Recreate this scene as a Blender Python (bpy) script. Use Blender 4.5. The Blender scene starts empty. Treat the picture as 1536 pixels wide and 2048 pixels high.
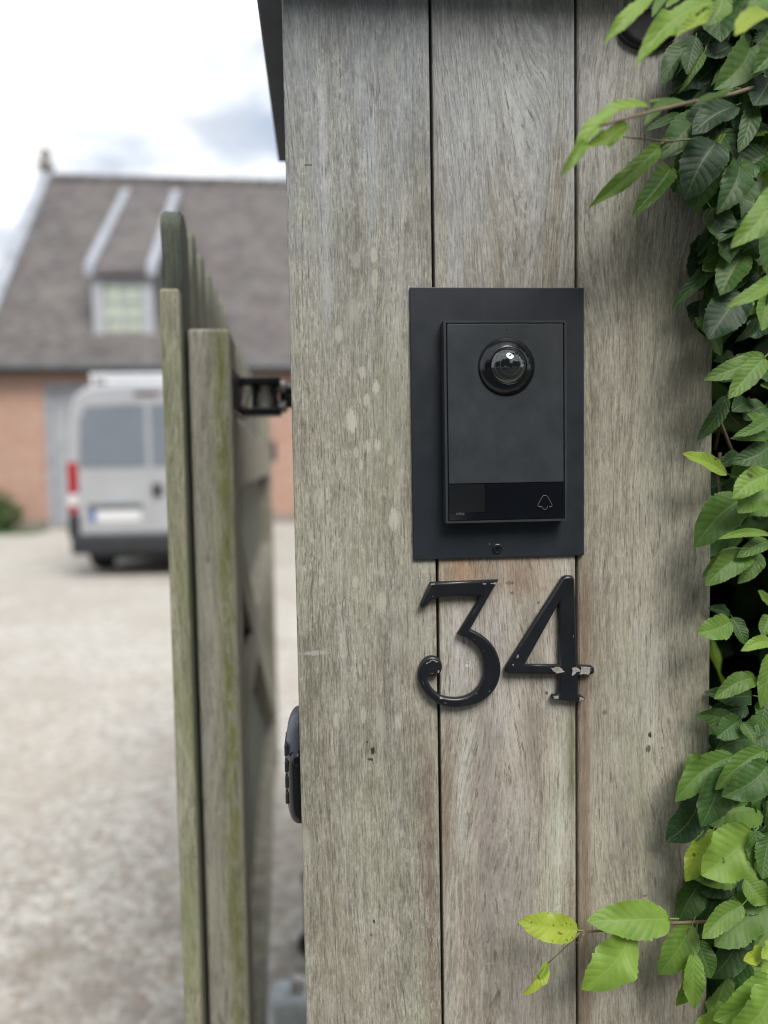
import bpy, bmesh, math, random
from mathutils import Vector, Matrix, noise as mnoise
R = math.radians
random.seed(11)
scn = bpy.context.scene
COL = scn.collection

# ------------------------------------------------------------------ camera
FPX = 1537.0
YAW, PITCH, ROLL = R(4.8), R(3.56), R(0.98)
CAM = Vector((0.0215, -0.64, 1.35))
fwd = Vector((math.sin(YAW)*math.cos(PITCH), math.cos(YAW)*math.cos(PITCH), -math.sin(PITCH)))
r0 = Vector((math.cos(YAW), -math.sin(YAW), 0))
u0 = r0.cross(fwd)
cu = u0*math.cos(ROLL) + r0*math.sin(ROLL)
cr = r0*math.cos(ROLL) - u0*math.sin(ROLL)
cam_d = bpy.data.cameras.new('camera')
cam = bpy.data.objects.new('camera', cam_d); COL.objects.link(cam)
M = Matrix((cr, cu, -fwd)).transposed().to_4x4(); M.translation = CAM
cam.matrix_world = M
cam_d.sensor_fit = 'AUTO'; cam_d.sensor_width = 36; cam_d.lens = 36*FPX/2048
cam_d.clip_start = 0.02; cam_d.clip_end = 2000
cam_d.dof.use_dof = True; cam_d.dof.focus_distance = 0.645; cam_d.dof.aperture_fstop = 2.5
scn.camera = cam

# ------------------------------------------------------------------ sky, sun, exposure
SUN_TO = Vector((0.24, -0.64, 0.80)).normalized()          # towards the sun
EL = math.asin(SUN_TO.z); AZ = math.atan2(SUN_TO.x, SUN_TO.y)
w = bpy.data.worlds.new('World'); scn.world = w; w.use_nodes = True
wt = w.node_tree; wt.nodes.clear()
def N(nt, typ, ins=None, **props):
    n = nt.nodes.new(typ)
    for k, v in props.items(): setattr(n, k, v)
    for k, v in (ins or {}).items():
        s = n.inputs[k]
        if isinstance(v, bpy.types.NodeSocket): nt.links.new(v, s)
        else: s.default_value = v
    return n
sky = N(wt, 'ShaderNodeTexSky', sky_type='NISHITA', sun_disc=False, sun_elevation=EL, sun_rotation=AZ)
tc = N(wt, 'ShaderNodeTexCoord')
mp = N(wt, 'ShaderNodeMapping', {0: tc.outputs['Generated'], 'Scale': (1.0, 1.0, 2.2), 'Location': (0.3, 0.1, 0.0)})
cn = N(wt, 'ShaderNodeTexNoise', {'Vector': mp.outputs[0], 'Scale': 3.2, 'Detail': 7.0, 'Roughness': 0.55})
cm = N(wt, 'ShaderNodeMapRange', {0: cn.outputs[0], 1: 0.30, 2: 0.50, 3: 0.62, 4: 1.0}, interpolation_type='SMOOTHSTEP')
cn2 = N(wt, 'ShaderNodeTexNoise', {'Vector': mp.outputs[0], 'Scale': 5.0, 'Detail': 5.0})
cn2r = N(wt, 'ShaderNodeMapRange', {0: cn2.outputs[0], 1: 0.38, 2: 0.60}, interpolation_type='SMOOTHSTEP')
cc = N(wt, 'ShaderNodeMix', {0: cn2r.outputs[0], 6: (4.1, 4.5, 5.1, 1), 7: (8.2, 8.35, 8.6, 1)}, data_type='RGBA')
cx = N(wt, 'ShaderNodeMix', {0: cm.outputs[0], 6: sky.outputs[0], 7: cc.outputs[2]}, data_type='RGBA')
bg = N(wt, 'ShaderNodeBackground', {0: cx.outputs[2], 1: 0.10})
wo = N(wt, 'ShaderNodeOutputWorld', {0: bg.outputs[0]})
sd = bpy.data.lights.new('sun', 'SUN'); sd.energy = 2.2; sd.angle = R(30); sd.color = (1.0, 0.96, 0.90)
so = bpy.data.objects.new('sun', sd); COL.objects.link(so)
so.rotation_euler = (-SUN_TO).to_track_quat('-Z', 'Y').to_euler(); so.location = (3, -5, 8)
scn.view_settings.view_transform = 'Standard'; scn.view_settings.look = 'None'
scn.view_settings.gamma = 1; scn.view_settings.exposure = 0.78
scn.render.engine = 'CYCLES'
scn.cycles.use_denoising = True; scn.cycles.filter_width = 1.1
scn.cycles.max_bounces = 8; scn.cycles.transparent_max_bounces = 8

# ------------------------------------------------------------------ helpers
def P(px, py, Y=0.0):
    """the point of the plane y = Y seen at a pixel of the 1536 x 2048 photograph"""
    d = fwd*FPX + cr*(px-768) - cu*(py-1024)
    return CAM + d*((Y-CAM.y)/d.y)
def tag(o, label=None, cat=None, group=None, kind=None):
    for k, v in (('label', label), ('category', cat), ('group', group), ('kind', kind)):
        if v: o[k] = v
    return o
def empty(name, loc, rz=0.0):
    o = bpy.data.objects.new(name, None); COL.objects.link(o)
    o.location = loc; o.rotation_euler = (0, 0, rz); o.empty_display_size = 0.05
    return o
def obj(name, bm, mat, parent=None, smooth=False, off=None):
    """bm in the parent's local space (or world when off = parent location is given)"""
    if off is not None: bmesh.ops.translate(bm, verts=bm.verts, vec=-Vector(off))
    bmesh.ops.recalc_face_normals(bm, faces=bm.faces) if not getattr(bm, 'keep', False) else None
    me = bpy.data.meshes.new(name); bm.to_mesh(me); bm.free()
    mats = mat if isinstance(mat, (list, tuple)) else [mat]
    for m in mats: me.materials.append(m)
    if smooth:
        for p in me.polygons: p.use_smooth = True
    o = bpy.data.objects.new(name, me); COL.objects.link(o)
    if parent: o.parent = parent
    return o
def rawobj(name, verts, faces, mat, parent=None, smooth=False):
    me = bpy.data.meshes.new(name); me.from_pydata(verts, [], faces)
    me.materials.append(mat)
    if smooth:
        for p in me.polygons: p.use_smooth = True
    o = bpy.data.objects.new(name, me); COL.objects.link(o)
    if parent: o.parent = parent
    return o
def box(bm, a, b, bev=0.0, seg=2, mat=0):
    (x0, y0, z0), (x1, y1, z1) = a, b
    vs = [bm.verts.new(p) for p in ((x0,y0,z0),(x1,y0,z0),(x1,y1,z0),(x0,y1,z0),(x0,y0,z1),(x1,y0,z1),(x1,y1,z1),(x0,y1,z1))]
    fs = [bm.faces.new([vs[i] for i in q]) for q in ((0,3,2,1),(4,5,6,7),(0,1,5,4),(1,2,6,5),(2,3,7,6),(3,0,4,7))]
    for f in fs: f.material_index = mat
    if bev > 0:
        es = list({e for f in fs for e in f.edges})
        bmesh.ops.bevel(bm, geom=es, offset=bev, segments=seg, profile=0.5, affect='EDGES')
    return vs
def boxbm(a, b, bev=0.0, seg=2):
    bm = bmesh.new(); box(bm, a, b, bev, seg); return bm
def bar(bm, p, q, wd, ht, up=Vector((0,0,1)), bev=0.0):
    """a rectangular bar from p to q"""
    p, q = Vector(p), Vector(q); t = (q-p).normalized()
    s = t.cross(up).normalized(); n = s.cross(t)
    vs = []
    for c in (p, q):
        for a, b in ((-1,-1),(1,-1),(1,1),(-1,1)): vs.append(bm.verts.new(c + s*a*wd/2 + n*b*ht/2))
    fs = [bm.faces.new([vs[i] for i in f]) for f in ((3,2,1,0),(4,5,6,7),(0,1,5,4),(1,2,6,5),(2,3,7,6),(3,0,4,7))]
    if bev: bmesh.ops.bevel(bm, geom=list({e for f in fs for e in f.edges}), offset=bev, segments=1, affect='EDGES')
def tube(bm, pts, rad, seg=8, cap=True):
    pts = [Vector(p) for p in pts]
    rads = rad if isinstance(rad, (list, tuple)) else [rad]*len(pts)
    rings = []; prev = None
    for i, p in enumerate(pts):
        t = (pts[min(i+1, len(pts)-1)] - pts[max(i-1, 0)]).normalized()
        a = prev if prev is not None else (Vector((0,0,1)) if abs(t.z) < 0.9 else Vector((1,0,0)))
        s = t.cross(a).normalized(); n = s.cross(t).normalized(); prev = n
        rings.append([bm.verts.new(p + (s*math.cos(2*math.pi*k/seg) + n*math.sin(2*math.pi*k/seg))*rads[i]) for k in range(seg)])
    for A, B in zip(rings, rings[1:]):
        for k in range(seg): bm.faces.new((A[k], A[(k+1)%seg], B[(k+1)%seg], B[k]))
    if cap:
        bm.faces.new(list(reversed(rings[0]))); bm.faces.new(rings[-1])
def lathe(bm, prof, centre, axis='y', seg=64):
    """prof = [(r, h)...] revolved about an axis through centre; h along -y (towards the viewer) or +z / -x"""
    cx_, cy_, cz_ = centre; rings = []
    for r, h in prof:
        ring = []
        for k in range(seg):
            a = 2*math.pi*k/seg; c, s = r*math.cos(a), r*math.sin(a)
            p = (cx_+c, cy_-h, cz_+s) if axis == 'y' else ((cx_+c, cy_+s, cz_+h) if axis == 'z' else (cx_-h, cy_+c, cz_+s))
            ring.append(bm.verts.new(p))
        rings.append(ring)
    for A, B in zip(rings, rings[1:]):
        for k in range(seg): bm.faces.new((A[k], A[(k+1)%seg], B[(k+1)%seg], B[k]))
    for ring in (rings[0], rings[-1]):
        if (ring[0].co-ring[seg//2].co).length > 1e-6: bm.faces.new(ring)
    bmesh.ops.remove_doubles(bm, verts=bm.verts, dist=1e-7)

# ------------------------------------------------------------------ materials
def newmat(name):
    m = bpy.data.materials.new(name); m.use_nodes = True
    nt = m.node_tree; nt.nodes.clear()
    return m, nt
def out(nt, sh):
    o = N(nt, 'ShaderNodeOutputMaterial'); nt.links.new(sh, o.inputs[0])
def mth(nt, op, a, b=0.0, c=None, clamp=False):
    ins = {0: a, 1: b}
    if c is not None: ins[2] = c
    return N(nt, 'ShaderNodeMath', ins, operation=op, use_clamp=clamp).outputs[0]
def mix(nt, f, a, b, mode='MIX'):
    a = (*a, 1) if isinstance(a, tuple) and len(a) == 3 else a
    b = (*b, 1) if isinstance(b, tuple) and len(b) == 3 else b
    return N(nt, 'ShaderNodeMix', {0: f, 6: a, 7: b}, data_type='RGBA', blend_type=mode).outputs[2]
def rng(nt, v, a, b, c=0.0, d=1.0, smooth=True):
    return N(nt, 'ShaderNodeMapRange', {0: v, 1: a, 2: b, 3: c, 4: d}, interpolation_type='SMOOTHSTEP' if smooth else 'LINEAR').outputs[0]
def noise(nt, vec, scale, detail=3.0, rough=0.5, dist=0.0):
    return N(nt, 'ShaderNodeTexNoise', {'Vector': vec, 'Scale': scale, 'Detail': detail, 'Roughness': rough, 'Distortion': dist}).outputs[0]
def mapv(nt, vec, scale=(1,1,1), loc=(0,0,0)):
    return N(nt, 'ShaderNodeMapping', {0: vec, 'Scale': scale, 'Location': loc}).outputs[0]
def plain(name, col, rough=0.5, metal=0.0, spec=0.5, var=0.15, vscale=30.0, bump=0.0, bscale=300.0, coat=0.0, dust=0.0):
    m, nt = newmat(name)
    t = N(nt, 'ShaderNodeTexCoord').outputs['Object']
    n = noise(nt, t, vscale, 5.0, 0.6)
    c = mix(nt, rng(nt, n, 0.3, 0.7), tuple(x*(1-var) for x in col), tuple(min(1, x*(1+var)) for x in col))
    if dust:
        d1 = rng(nt, noise(nt, t, 700, 2.0), 0.70, 0.76)
        d2 = mth(nt, 'MULTIPLY', rng(nt, noise(nt, mapv(nt, t, (1, 1, 0.25), (2, 1, 5)), 38, 5.0, 0.7), 0.5, 0.75), 0.35)
        c = mix(nt, mth(nt, 'MULTIPLY', mth(nt, 'MAXIMUM', d1, d2), dust), c, (0.25, 0.25, 0.24))
    r = rng(nt, n, 0.3, 0.7, rough*0.9, min(1, rough*1.1))
    b = N(nt, 'ShaderNodeBsdfPrincipled', {'Base Color': c, 'Roughness': r, 'Metallic': metal, 'Specular IOR Level': spec, 'Coat Weight': coat, 'Coat Roughness': 0.05})
    if bump:
        h = noise(nt, t, bscale, 4.0, 0.6)
        bp = N(nt, 'ShaderNodeBump', {'Height': h, 'Strength': bump, 'Distance': 0.001})
        nt.links.new(bp.outputs[0], b.inputs['Normal'])
    out(nt, b.outputs[0]); return m

def wood(name, dark, light, top=None, seed=0.0, streaks=(), spots=(), moss=0.0, lichen=0.0, fine=1.0, bump=0.55, bands=(), warp=0.055, green=0.32):
    """weathered wood, grain along z. streaks: (x, w, z0, z1, soft, colour, strength); spots: (x, z, rx, rz, colour, strength)"""
    m, nt = newmat(name)
    t = N(nt, 'ShaderNodeTexCoord').outputs['Object']
    t = mapv(nt, t, loc=(0, 0, 0))
    ts = mapv(nt, t, loc=(seed*3.1, seed*1.7, seed*2.3))
    # slow sideways drift of the grain
    wv = noise(nt, mapv(nt, ts, (1, 1, 0.22)), 9.0, 2.0)
    sep = N(nt, 'ShaderNodeSeparateXYZ', {0: ts})
    xo = mth(nt, 'ADD', sep.outputs[0], mth(nt, 'MULTIPLY', wv, warp))
    g = N(nt, 'ShaderNodeCombineXYZ', {0: xo, 1: sep.outputs[1], 2: sep.outputs[2]}).outputs[0]
    fib = noise(nt, mapv(nt, g, (1, 1, 0.075)), 740*fine, 4.0, 0.72)
    med = noise(nt, mapv(nt, g, (1, 1, 0.035)), 190*fine, 4.0, 0.65)
    brd = noise(nt, mapv(nt, g, (1, 1, 0.06)), 46, 3.0, 0.55)
    blo = noise(nt, mapv(nt, ts, (1, 1, 0.45)), 15, 5.0, 0.62)
    grit = noise(nt, mapv(nt, ts, (1, 1, 0.30)), 560, 3.0, 0.75)
    lump = noise(nt, mapv(nt, ts, (1, 1, 0.30)), 120, 5.0, 0.75)
    por = noise(nt, mapv(nt, g, (1, 1, 0.085)), 560*fine, 3.0, 0.65)
    crk = noise(nt, mapv(nt, g, (1, 1, 0.016)), 95*fine, 2.0, 0.5)
    a = mth(nt, 'ADD', mth(nt, 'MULTIPLY', fib, 1.10), mth(nt, 'MULTIPLY', med, 0.42))
    a = mth(nt, 'ADD', a, mth(nt, 'MULTIPLY', brd, 0.40))
    a = mth(nt, 'ADD', a, mth(nt, 'MULTIPLY', grit, 0.62))
    a = mth(nt, 'ADD', a, mth(nt, 'MULTIPLY', mth(nt, 'SUBTRACT', lump, 0.5), 0.55))
    a = mth(nt, 'ADD', a, mth(nt, 'MULTIPLY', mth(nt, 'SUBTRACT', blo, 0.5), 0.6))
    a = mth(nt, 'ADD', mth(nt, 'MULTIPLY', a, 0.98), 0.13)
    c = mix(nt, rng(nt, a, 1.17, 1.60, smooth=False), dark, light)
    tint = noise(nt, mapv(nt, ts, (1, 1, 0.25), (4.2, 0, 1.1)), 17, 4.0, 0.6)
    c = mix(nt, rng(nt, tint, 0.45, 0.75, 0, green), c, tuple(v*k for v, k in zip(light, (0.86, 0.98, 0.78))))   # greenish film
    c = mix(nt, rng(nt, tint, 0.50, 0.25, 0, 0.22), c, tuple(v*k for v, k in zip(light, (0.86, 0.74, 0.62))))   # brown where it still has tannin
    sz = N(nt, 'ShaderNodeSeparateXYZ', {0: t})
    X0, Z0 = sz.outputs[0], sz.outputs[2]
    if top:  # blue-grey top: weathering, with sky reflection and shade painted into the colour
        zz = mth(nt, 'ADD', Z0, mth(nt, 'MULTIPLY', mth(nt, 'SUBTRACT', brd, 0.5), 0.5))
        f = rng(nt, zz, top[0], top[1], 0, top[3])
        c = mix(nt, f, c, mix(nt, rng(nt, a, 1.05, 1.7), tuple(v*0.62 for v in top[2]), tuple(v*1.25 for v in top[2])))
    xw = mth(nt, 'ADD', X0, mth(nt, 'MULTIPLY', mth(nt, 'SUBTRACT', wv, 0.5), 0.018))
    for (sx, sw, z0, z1, soft, colr, st) in streaks:
        d = mth(nt, 'DIVIDE', mth(nt, 'SUBTRACT', xw, sx), sw)
        gss = mth(nt, 'POWER', 2.718, mth(nt, 'MULTIPLY', mth(nt, 'MULTIPLY', d, d), -1.0))
        zf = mth(nt, 'MULTIPLY', rng(nt, Z0, z0-soft, z0+soft), rng(nt, Z0, z1+soft, z1-soft))
        br = rng(nt, mth(nt, 'ADD', mth(nt, 'MULTIPLY', med, 0.5), mth(nt, 'MULTIPLY', mth(nt, 'ADD', blo, grit), 0.28)), 0.36, 0.60, 0.4, 1.0)
        fac = mth(nt, 'MULTIPLY', mth(nt, 'MULTIPLY', mth(nt, 'MULTIPLY', gss, zf), br), st)
        c = mix(nt, fac, c, mix(nt, rng(nt, a, 1.05, 1.7), tuple(v*0.72 for v in colr), tuple(min(1, v*1.2) for v in colr)))
    if lichen:
        vo = N(nt, 'ShaderNodeTexVoronoi', {'Vector': mapv(nt, mapv(nt, ts, (1, 1, 0.42)), loc=(0.01, 0, 0)), 'Scale': 62.0, 'Randomness': 1.0})
        vd = mth(nt, 'ADD', vo.outputs['Distance'], mth(nt, 'MULTIPLY', mth(nt, 'SUBTRACT', mth(nt, 'ADD', mth(nt, 'ADD', grit, lump), fib), 1.5), 1.0))
        gate = rng(nt, N(nt, 'ShaderNodeSeparateColor', {0: vo.outputs['Color']}).outputs[0], 0.84, 0.88)
        lf = mth(nt, 'MULTIPLY', mth(nt, 'MULTIPLY', rng(nt, vd, 0.30, 0.16), gate), lichen)
        c = mix(nt, lf, c, (0.43, 0.42, 0.37))
        vo2 = N(nt, 'ShaderNodeTexVoronoi', {'Vector': mapv(nt, ts, (1, 1, 0.5), (0.4, 0, 0.7)), 'Scale': 160.0})
        g2 = rng(nt, N(nt, 'ShaderNodeSeparateColor', {0: vo2.outputs['Color']}).outputs[1], 0.82, 0.86)
        c = mix(nt, mth(nt, 'MULTIPLY', mth(nt, 'MULTIPLY', rng(nt, mth(nt, 'ADD', vo2.outputs['Distance'], mth(nt, 'MULTIPLY', mth(nt, 'SUBTRACT', fib, 0.5), 1.2)), 0.36, 0.26), g2), lichen*0.35), c, (0.42, 0.42, 0.37))
        fl = mth(nt, 'MULTIPLY', rng(nt, mth(nt, 'ADD', mth(nt, 'MULTIPLY', grit, 0.6), mth(nt, 'MULTIPLY', lump, 0.6)), 0.635, 0.70), rng(nt, blo, 0.40, 0.60))
        c = mix(nt, mth(nt, 'MULTIPLY', fl, min(1, lichen*1.2)), c, (0.45, 0.45, 0.41))
    for (qx, qz, rx, rz, colr, st) in spots:
        dx = mth(nt, 'DIVIDE', mth(nt, 'SUBTRACT', X0, qx), rx)
        dz = mth(nt, 'DIVIDE', mth(nt, 'SUBTRACT', Z0, qz), rz)
        dd = mth(nt, 'ADD', mth(nt, 'MULTIPLY', dx, dx), mth(nt, 'MULTIPLY', dz, dz))
        dd = mth(nt, 'ADD', dd, mth(nt, 'MULTIPLY', mth(nt, 'SUBTRACT', mth(nt, 'ADD', mth(nt, 'MULTIPLY', fib, 0.7), mth(nt, 'ADD', grit, lump)), 1.35), 3.4))
        c = mix(nt, mth(nt, 'MULTIPLY', rng(nt, dd, 1.15, 0.6), st), c, colr)
    if moss:
        mn = noise(nt, mapv(nt, ts, (1, 1, 0.25)), 24, 5.0, 0.65)
        c = mix(nt, rng(nt, mn, 0.40, 0.66, 0, moss), c, mix(nt, fib, (0.10, 0.125, 0.04), (0.25, 0.275, 0.10)))
    for (bx, bw, colr, st) in bands:
        d = mth(nt, 'DIVIDE', mth(nt, 'SUBTRACT', X0, bx), bw)
        gss = mth(nt, 'POWER', 2.718, mth(nt, 'MULTIPLY', mth(nt, 'MULTIPLY', d, d), -1.0))
        c = mix(nt, mth(nt, 'MULTIPLY', mth(nt, 'MULTIPLY', gss, rng(nt, lump, 0.36, 0.60, 0.15, 1)), st), c, mix(nt, fib, tuple(v*0.6 for v in colr), tuple(v*1.4 for v in colr)))
    pm = mth(nt, 'MULTIPLY', rng(nt, por, 0.41, 0.32), rng(nt, blo, 0.3, 0.65, 0.35, 0.7))
    ck = mth(nt, 'MULTIPLY', rng(nt, mth(nt, 'ABSOLUTE', mth(nt, 'SUBTRACT', crk, 0.5)), 0.010, 0.003), rng(nt, lump, 0.45, 0.6))
    pm = mth(nt, 'MAXIMUM', pm, mth(nt, 'MULTIPLY', ck, 0.6))
    c = mix(nt, pm, c, tuple(v*0.5 for v in dark))
    h = mth(nt, 'ADD', mth(nt, 'MULTIPLY', fib, 0.5), mth(nt, 'MULTIPLY', med, 0.7))
    h = mth(nt, 'SUBTRACT', h, mth(nt, 'MULTIPLY', pm, 0.5))
    h = mth(nt, 'ADD', h, mth(nt, 'MULTIPLY', grit, 0.3))
    bp = N(nt, 'ShaderNodeBump', {'Height': h, 'Strength': bump, 'Distance': 0.0016})
    b = N(nt, 'ShaderNodeBsdfPrincipled', {'Base Color': c, 'Roughness': 0.72, 'Specular IOR Level': 0.35, 'Normal': bp.outputs[0]})
    out(nt, b.outputs[0]); return m

# ------------------------------------------------------------------ ground
def gravel_mat():
    m, nt = newmat('gravel')
    t = N(nt, 'ShaderNodeTexCoord').outputs['Object']
    vo = N(nt, 'ShaderNodeTexVoronoi', {'Vector': t, 'Scale': 38.0})
    hs = N(nt, 'ShaderNodeSeparateColor', {0: vo.outputs['Color']})
    c = mix(nt, hs.outputs[0], (0.30, 0.285, 0.255), (0.57, 0.55, 0.505))
    c = mix(nt, rng(nt, hs.outputs[1], 0.8, 0.95, 0, 0.6), c, (0.36, 0.27, 0.20))
    big = noise(nt, t, 0.9, 5.0, 0.6)
    c = mix(nt, rng(nt, big, 0.42, 0.62, 0, 0.6), c, (0.36, 0.32, 0.275))
    mid = noise(nt, t, 5.5, 4.0, 0.65)
    sp = N(nt, 'ShaderNodeSeparateXYZ', {0: t})
    near = rng(nt, sp.outputs[1], 2.7, 1.0)              # trodden, leaf-strewn strip by the gateway
    c = mix(nt, mth(nt, 'MULTIPLY', rng(nt, mid, 0.42, 0.62, 0.1, 0.75), near), c, (0.24, 0.21, 0.18))
    c = mix(nt, rng(nt, noise(nt, mapv(nt, t, loc=(3, 5, 0)), 11, 3.0), 0.68, 0.74, 0, 0.6), c, (0.20, 0.19, 0.10))
    bp = N(nt, 'ShaderNodeBump', {'Height': mth(nt, 'SUBTRACT', 1.0, vo.outputs['Distance']), 'Strength': 0.8, 'Distance': 0.012})
    b = N(nt, 'ShaderNodeBsdfPrincipled', {'Base Color': c, 'Roughness': 0.9, 'Specular IOR Level': 0.2, 'Normal': bp.outputs[0]})
    out(nt, b.outputs[0]); return m
bm = bmesh.new()
bmesh.ops.create_grid(bm, x_segments=60, y_segments=60, size=300)
for v in bm.verts: v.co.z = 0
tag(obj('ground', bm, gravel_mat()), kind='structure')
M_asph = plain('asphalt', (0.055, 0.055, 0.056), 0.9, var=0.3, vscale=3, bump=0.4, bscale=90)
bm = bmesh.new(); box(bm, (-120, -7.2, -0.05), (120, -0.55, 0.004))
tag(obj('lane', bm, M_asph), kind='structure')  # unseen; added and brought close to the pillar to darken the intercom's reflections
M_grass = plain('lawn', (0.06, 0.12, 0.035), 0.9, var=0.4, vscale=8, bump=0.6, bscale=60)
bm = bmesh.new(); box(bm, (-120, -14, -0.05), (120, -7.202, 0.03), 0.01)
tag(obj('verge', bm, M_grass), kind='structure')  # unseen; added with the asphalt to darken the same reflections
bm = bmesh.new(); box(bm, (-14, 16.0, -0.05), (-6.0, 17.1, 0.03), 0.02)
tag(obj('grass_verge', bm, M_grass), 'narrow strip of green grass at the foot of the brick house', 'grass', kind='structure')

# ------------------------------------------------------------------ house
def brick_mat():
    m, nt = newmat('old_brick')
    t = N(nt, 'ShaderNodeTexCoord').outputs['Object']
    s = N(nt, 'ShaderNodeSeparateXYZ', {0: t})
    v = N(nt, 'ShaderNodeCombineXYZ', {0: mth(nt, 'ADD', s.outputs[0], s.outputs[1]), 1: s.outputs[2]}).outputs[0]
    br = N(nt, 'ShaderNodeTexBrick', {'Vector': v, 'Color1': (0.25, 0.095, 0.06, 1), 'Color2': (0.36, 0.165, 0.115, 1), 'Mortar': (0.50, 0.43, 0.36, 1), 'Scale': 1.0, 'Mortar Size': 0.012, 'Brick Width': 0.21, 'Row Height': 0.065, 'Bias': 0.0})
    n = noise(nt, t, 1.3, 5.0, 0.65)
    c = mix(nt, rng(nt, n, 0.35, 0.7, 0, 0.45), br.outputs[0], (0.33, 0.20, 0.155))
    c = mix(nt, rng(nt, noise(nt, t, 3.7, 4.0), 0.52, 0.72, 0, 0.5), c, (0.30, 0.15, 0.11))
    b = N(nt, 'ShaderNodeBsdfPrincipled', {'Base Color': c, 'Roughness': 0.9, 'Specular IOR Level': 0.2})
    out(nt, b.outputs[0]); return m
def tile_mat():
    m, nt = newmat('roof_tiles')
    t = N(nt, 'ShaderNodeTexCoord').outputs['Object']
    s = N(nt, 'ShaderNodeSeparateXYZ', {0: t})
    v = N(nt, 'ShaderNodeCombineXYZ', {0: s.outputs[0], 1: mth(nt, 'MULTIPLY', s.outputs[2], 1.3)}).outputs[0]
    br = N(nt, 'ShaderNodeTexBrick', {'Vector': v, 'Color1': (0.080, 0.074, 0.075, 1), 'Color2': (0.145, 0.130, 0.126, 1), 'Mortar': (0.045, 0.042, 0.045, 1), 'Scale': 1.0, 'Mortar Size': 0.012, 'Brick Width': 0.24, 'Row Height': 0.17, 'Bias': 0.0})
    n = noise(nt, t, 1.1, 6.0, 0.7)
    c = mix(nt, rng(nt, n, 0.42, 0.72, 0, 0.7), br.outputs[0], (0.165, 0.155, 0.142))
    c = mix(nt, rng(nt, noise(nt, mapv(nt, t, loc=(7, 3, 2)), 2.1, 5.0, 0.65), 0.52, 0.72, 0, 0.6), c, (0.12, 0.085, 0.078))
    b = N(nt, 'ShaderNodeBsdfPrincipled', {'Base Color': c, 'Roughness': 0.75, 'Specular IOR Level': 0.35})
    out(nt, b.outputs[0]); return m
M_brick, M_tile = brick_mat(), tile_mat()
M_zinc = plain('zinc', (0.32, 0.34, 0.38), 0.5, 0.2, var=0.2, vscale=3)
M_greydoor = plain('grey_painted_boards', (0.30, 0.31, 0.33), 0.55, var=0.1, vscale=6)
M_frame = plain('grey_white_paint', (0.34, 0.35, 0.38), 0.5, var=0.1, vscale=6)
M_gutter = plain('gutter_metal', (0.10, 0.105, 0.11), 0.5, 0.3, vscale=4)
M_plinth = plain('plinth_stone', (0.22, 0.19, 0.17), 0.85, vscale=5, var=0.3)
def curtain_mat():
    m, nt = newmat('window_glass')
    t = N(nt, 'ShaderNodeTexCoord').outputs['Object']
    s = N(nt, 'ShaderNodeSeparateXYZ', {0: t})
    f = noise(nt, mapv(nt, t, (9, 9, 0.7)), 1.5, 3.0)
    c = mix(nt, rng(nt, f, 0.35, 0.65), (0.30, 0.35, 0.28), (0.46, 0.50, 0.42))
    b = N(nt, 'ShaderNodeBsdfPrincipled', {'Base Color': c, 'Roughness': 0.08, 'Specular IOR Level': 0.6})
    out(nt, b.outputs[0]); return m
M_pane = curtain_mat()
HL, HD, EZ, RZ = 20.0, 11.4, 3.76, 9.90
HX, HY = -7.77, 17.55
house = empty('brick_house', (HX, HY, 0), R(1.5))
tag(house, 'long brick house with steep dark tiled roof and a dormer behind the van', 'house')
def poly_prism_x(bm, yz, x0, x1):
    A = [bm.verts.new((x0, y, z)) for y, z in yz]; B = [bm.verts.new((x1, y, z)) for y, z in yz]
    n = len(yz)
    bm.faces.new(A); bm.faces.new(list(reversed(B)))
    for i in range(n): bm.faces.new((A[i], B[i], B[(i+1)%n], A[(i+1)%n]))
DX0, DX1, DZ = 1.58, 5.6, 3.32            # garage doorway
bm = bmesh.new()
box(bm, (0.02, 0, 0), (DX0, 0.35, EZ)); box(bm, (DX1, 0, 0), (HL-0.02, 0.35, EZ)); box(bm, (DX0, 0.003, DZ), (DX1, 0.352, EZ))
box(bm, (0.02, HD-0.35, 0), (HL-0.02, HD, EZ))
poly_prism_x(bm, [(0.352, 0), (HD-0.352, 0), (HD-0.352, EZ+0.1), (HD/2, RZ-0.35), (0.352, EZ+0.1)], 0.02, 0.37)
poly_prism_x(bm, [(0.352, 0), (HD-0.352, 0), (HD-0.352, EZ+0.1), (HD/2, RZ-0.35), (0.352, EZ+0.1)], HL-0.37, HL-0.02)
obj('wall', bm, M_brick, house)
bm = bmesh.new()
box(bm, (0.0, -0.03, 0), (DX0, -0.002, 0.22)); box(bm, (DX1, -0.03, 0), (HL, -0.002, 0.22))
obj('plinth', bm, M_plinth, house)
bm = bmesh.new()
sl = (RZ-EZ)/(HD/2)
poly_prism_x(bm, [(-0.35, EZ-0.35*sl+0.28), (HD/2, RZ), (HD+0.35, EZ-0.35*sl+0.28), (HD+0.35, EZ-0.35*sl+0.13), (HD/2, RZ-0.15), (-0.35, EZ-0.35*sl+0.13)], 0.30, HL-0.30)
roof = obj('roof', bm, M_tile, house)
bm = bmesh.new()
for k in range(40):
    x0 = 0.32 + k*(HL-0.64)/40; x1 = x0 + (HL-0.64)/40 - 0.02
    tube(bm, [(x0, HD/2, RZ+0.0), (x1, HD/2, RZ+0.02)], 0.13, 10)
obj('ridge_tile', bm, M_tile, roof)
for x0, x1 in ((0.0, 0.32), (HL-0.32, HL)):
    bm = bmesh.new()
    poly_prism_x(bm, [(-0.42, EZ-0.42*sl+0.45), (HD/2, RZ+0.27), (HD+0.42, EZ-0.42*sl+0.45), (HD+0.42, EZ-0.42*sl), (HD/2, RZ-0.2), (-0.42, EZ-0.42*sl)], x0, x1)
    obj('gable_coping', bm, M_zinc, house)
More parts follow.
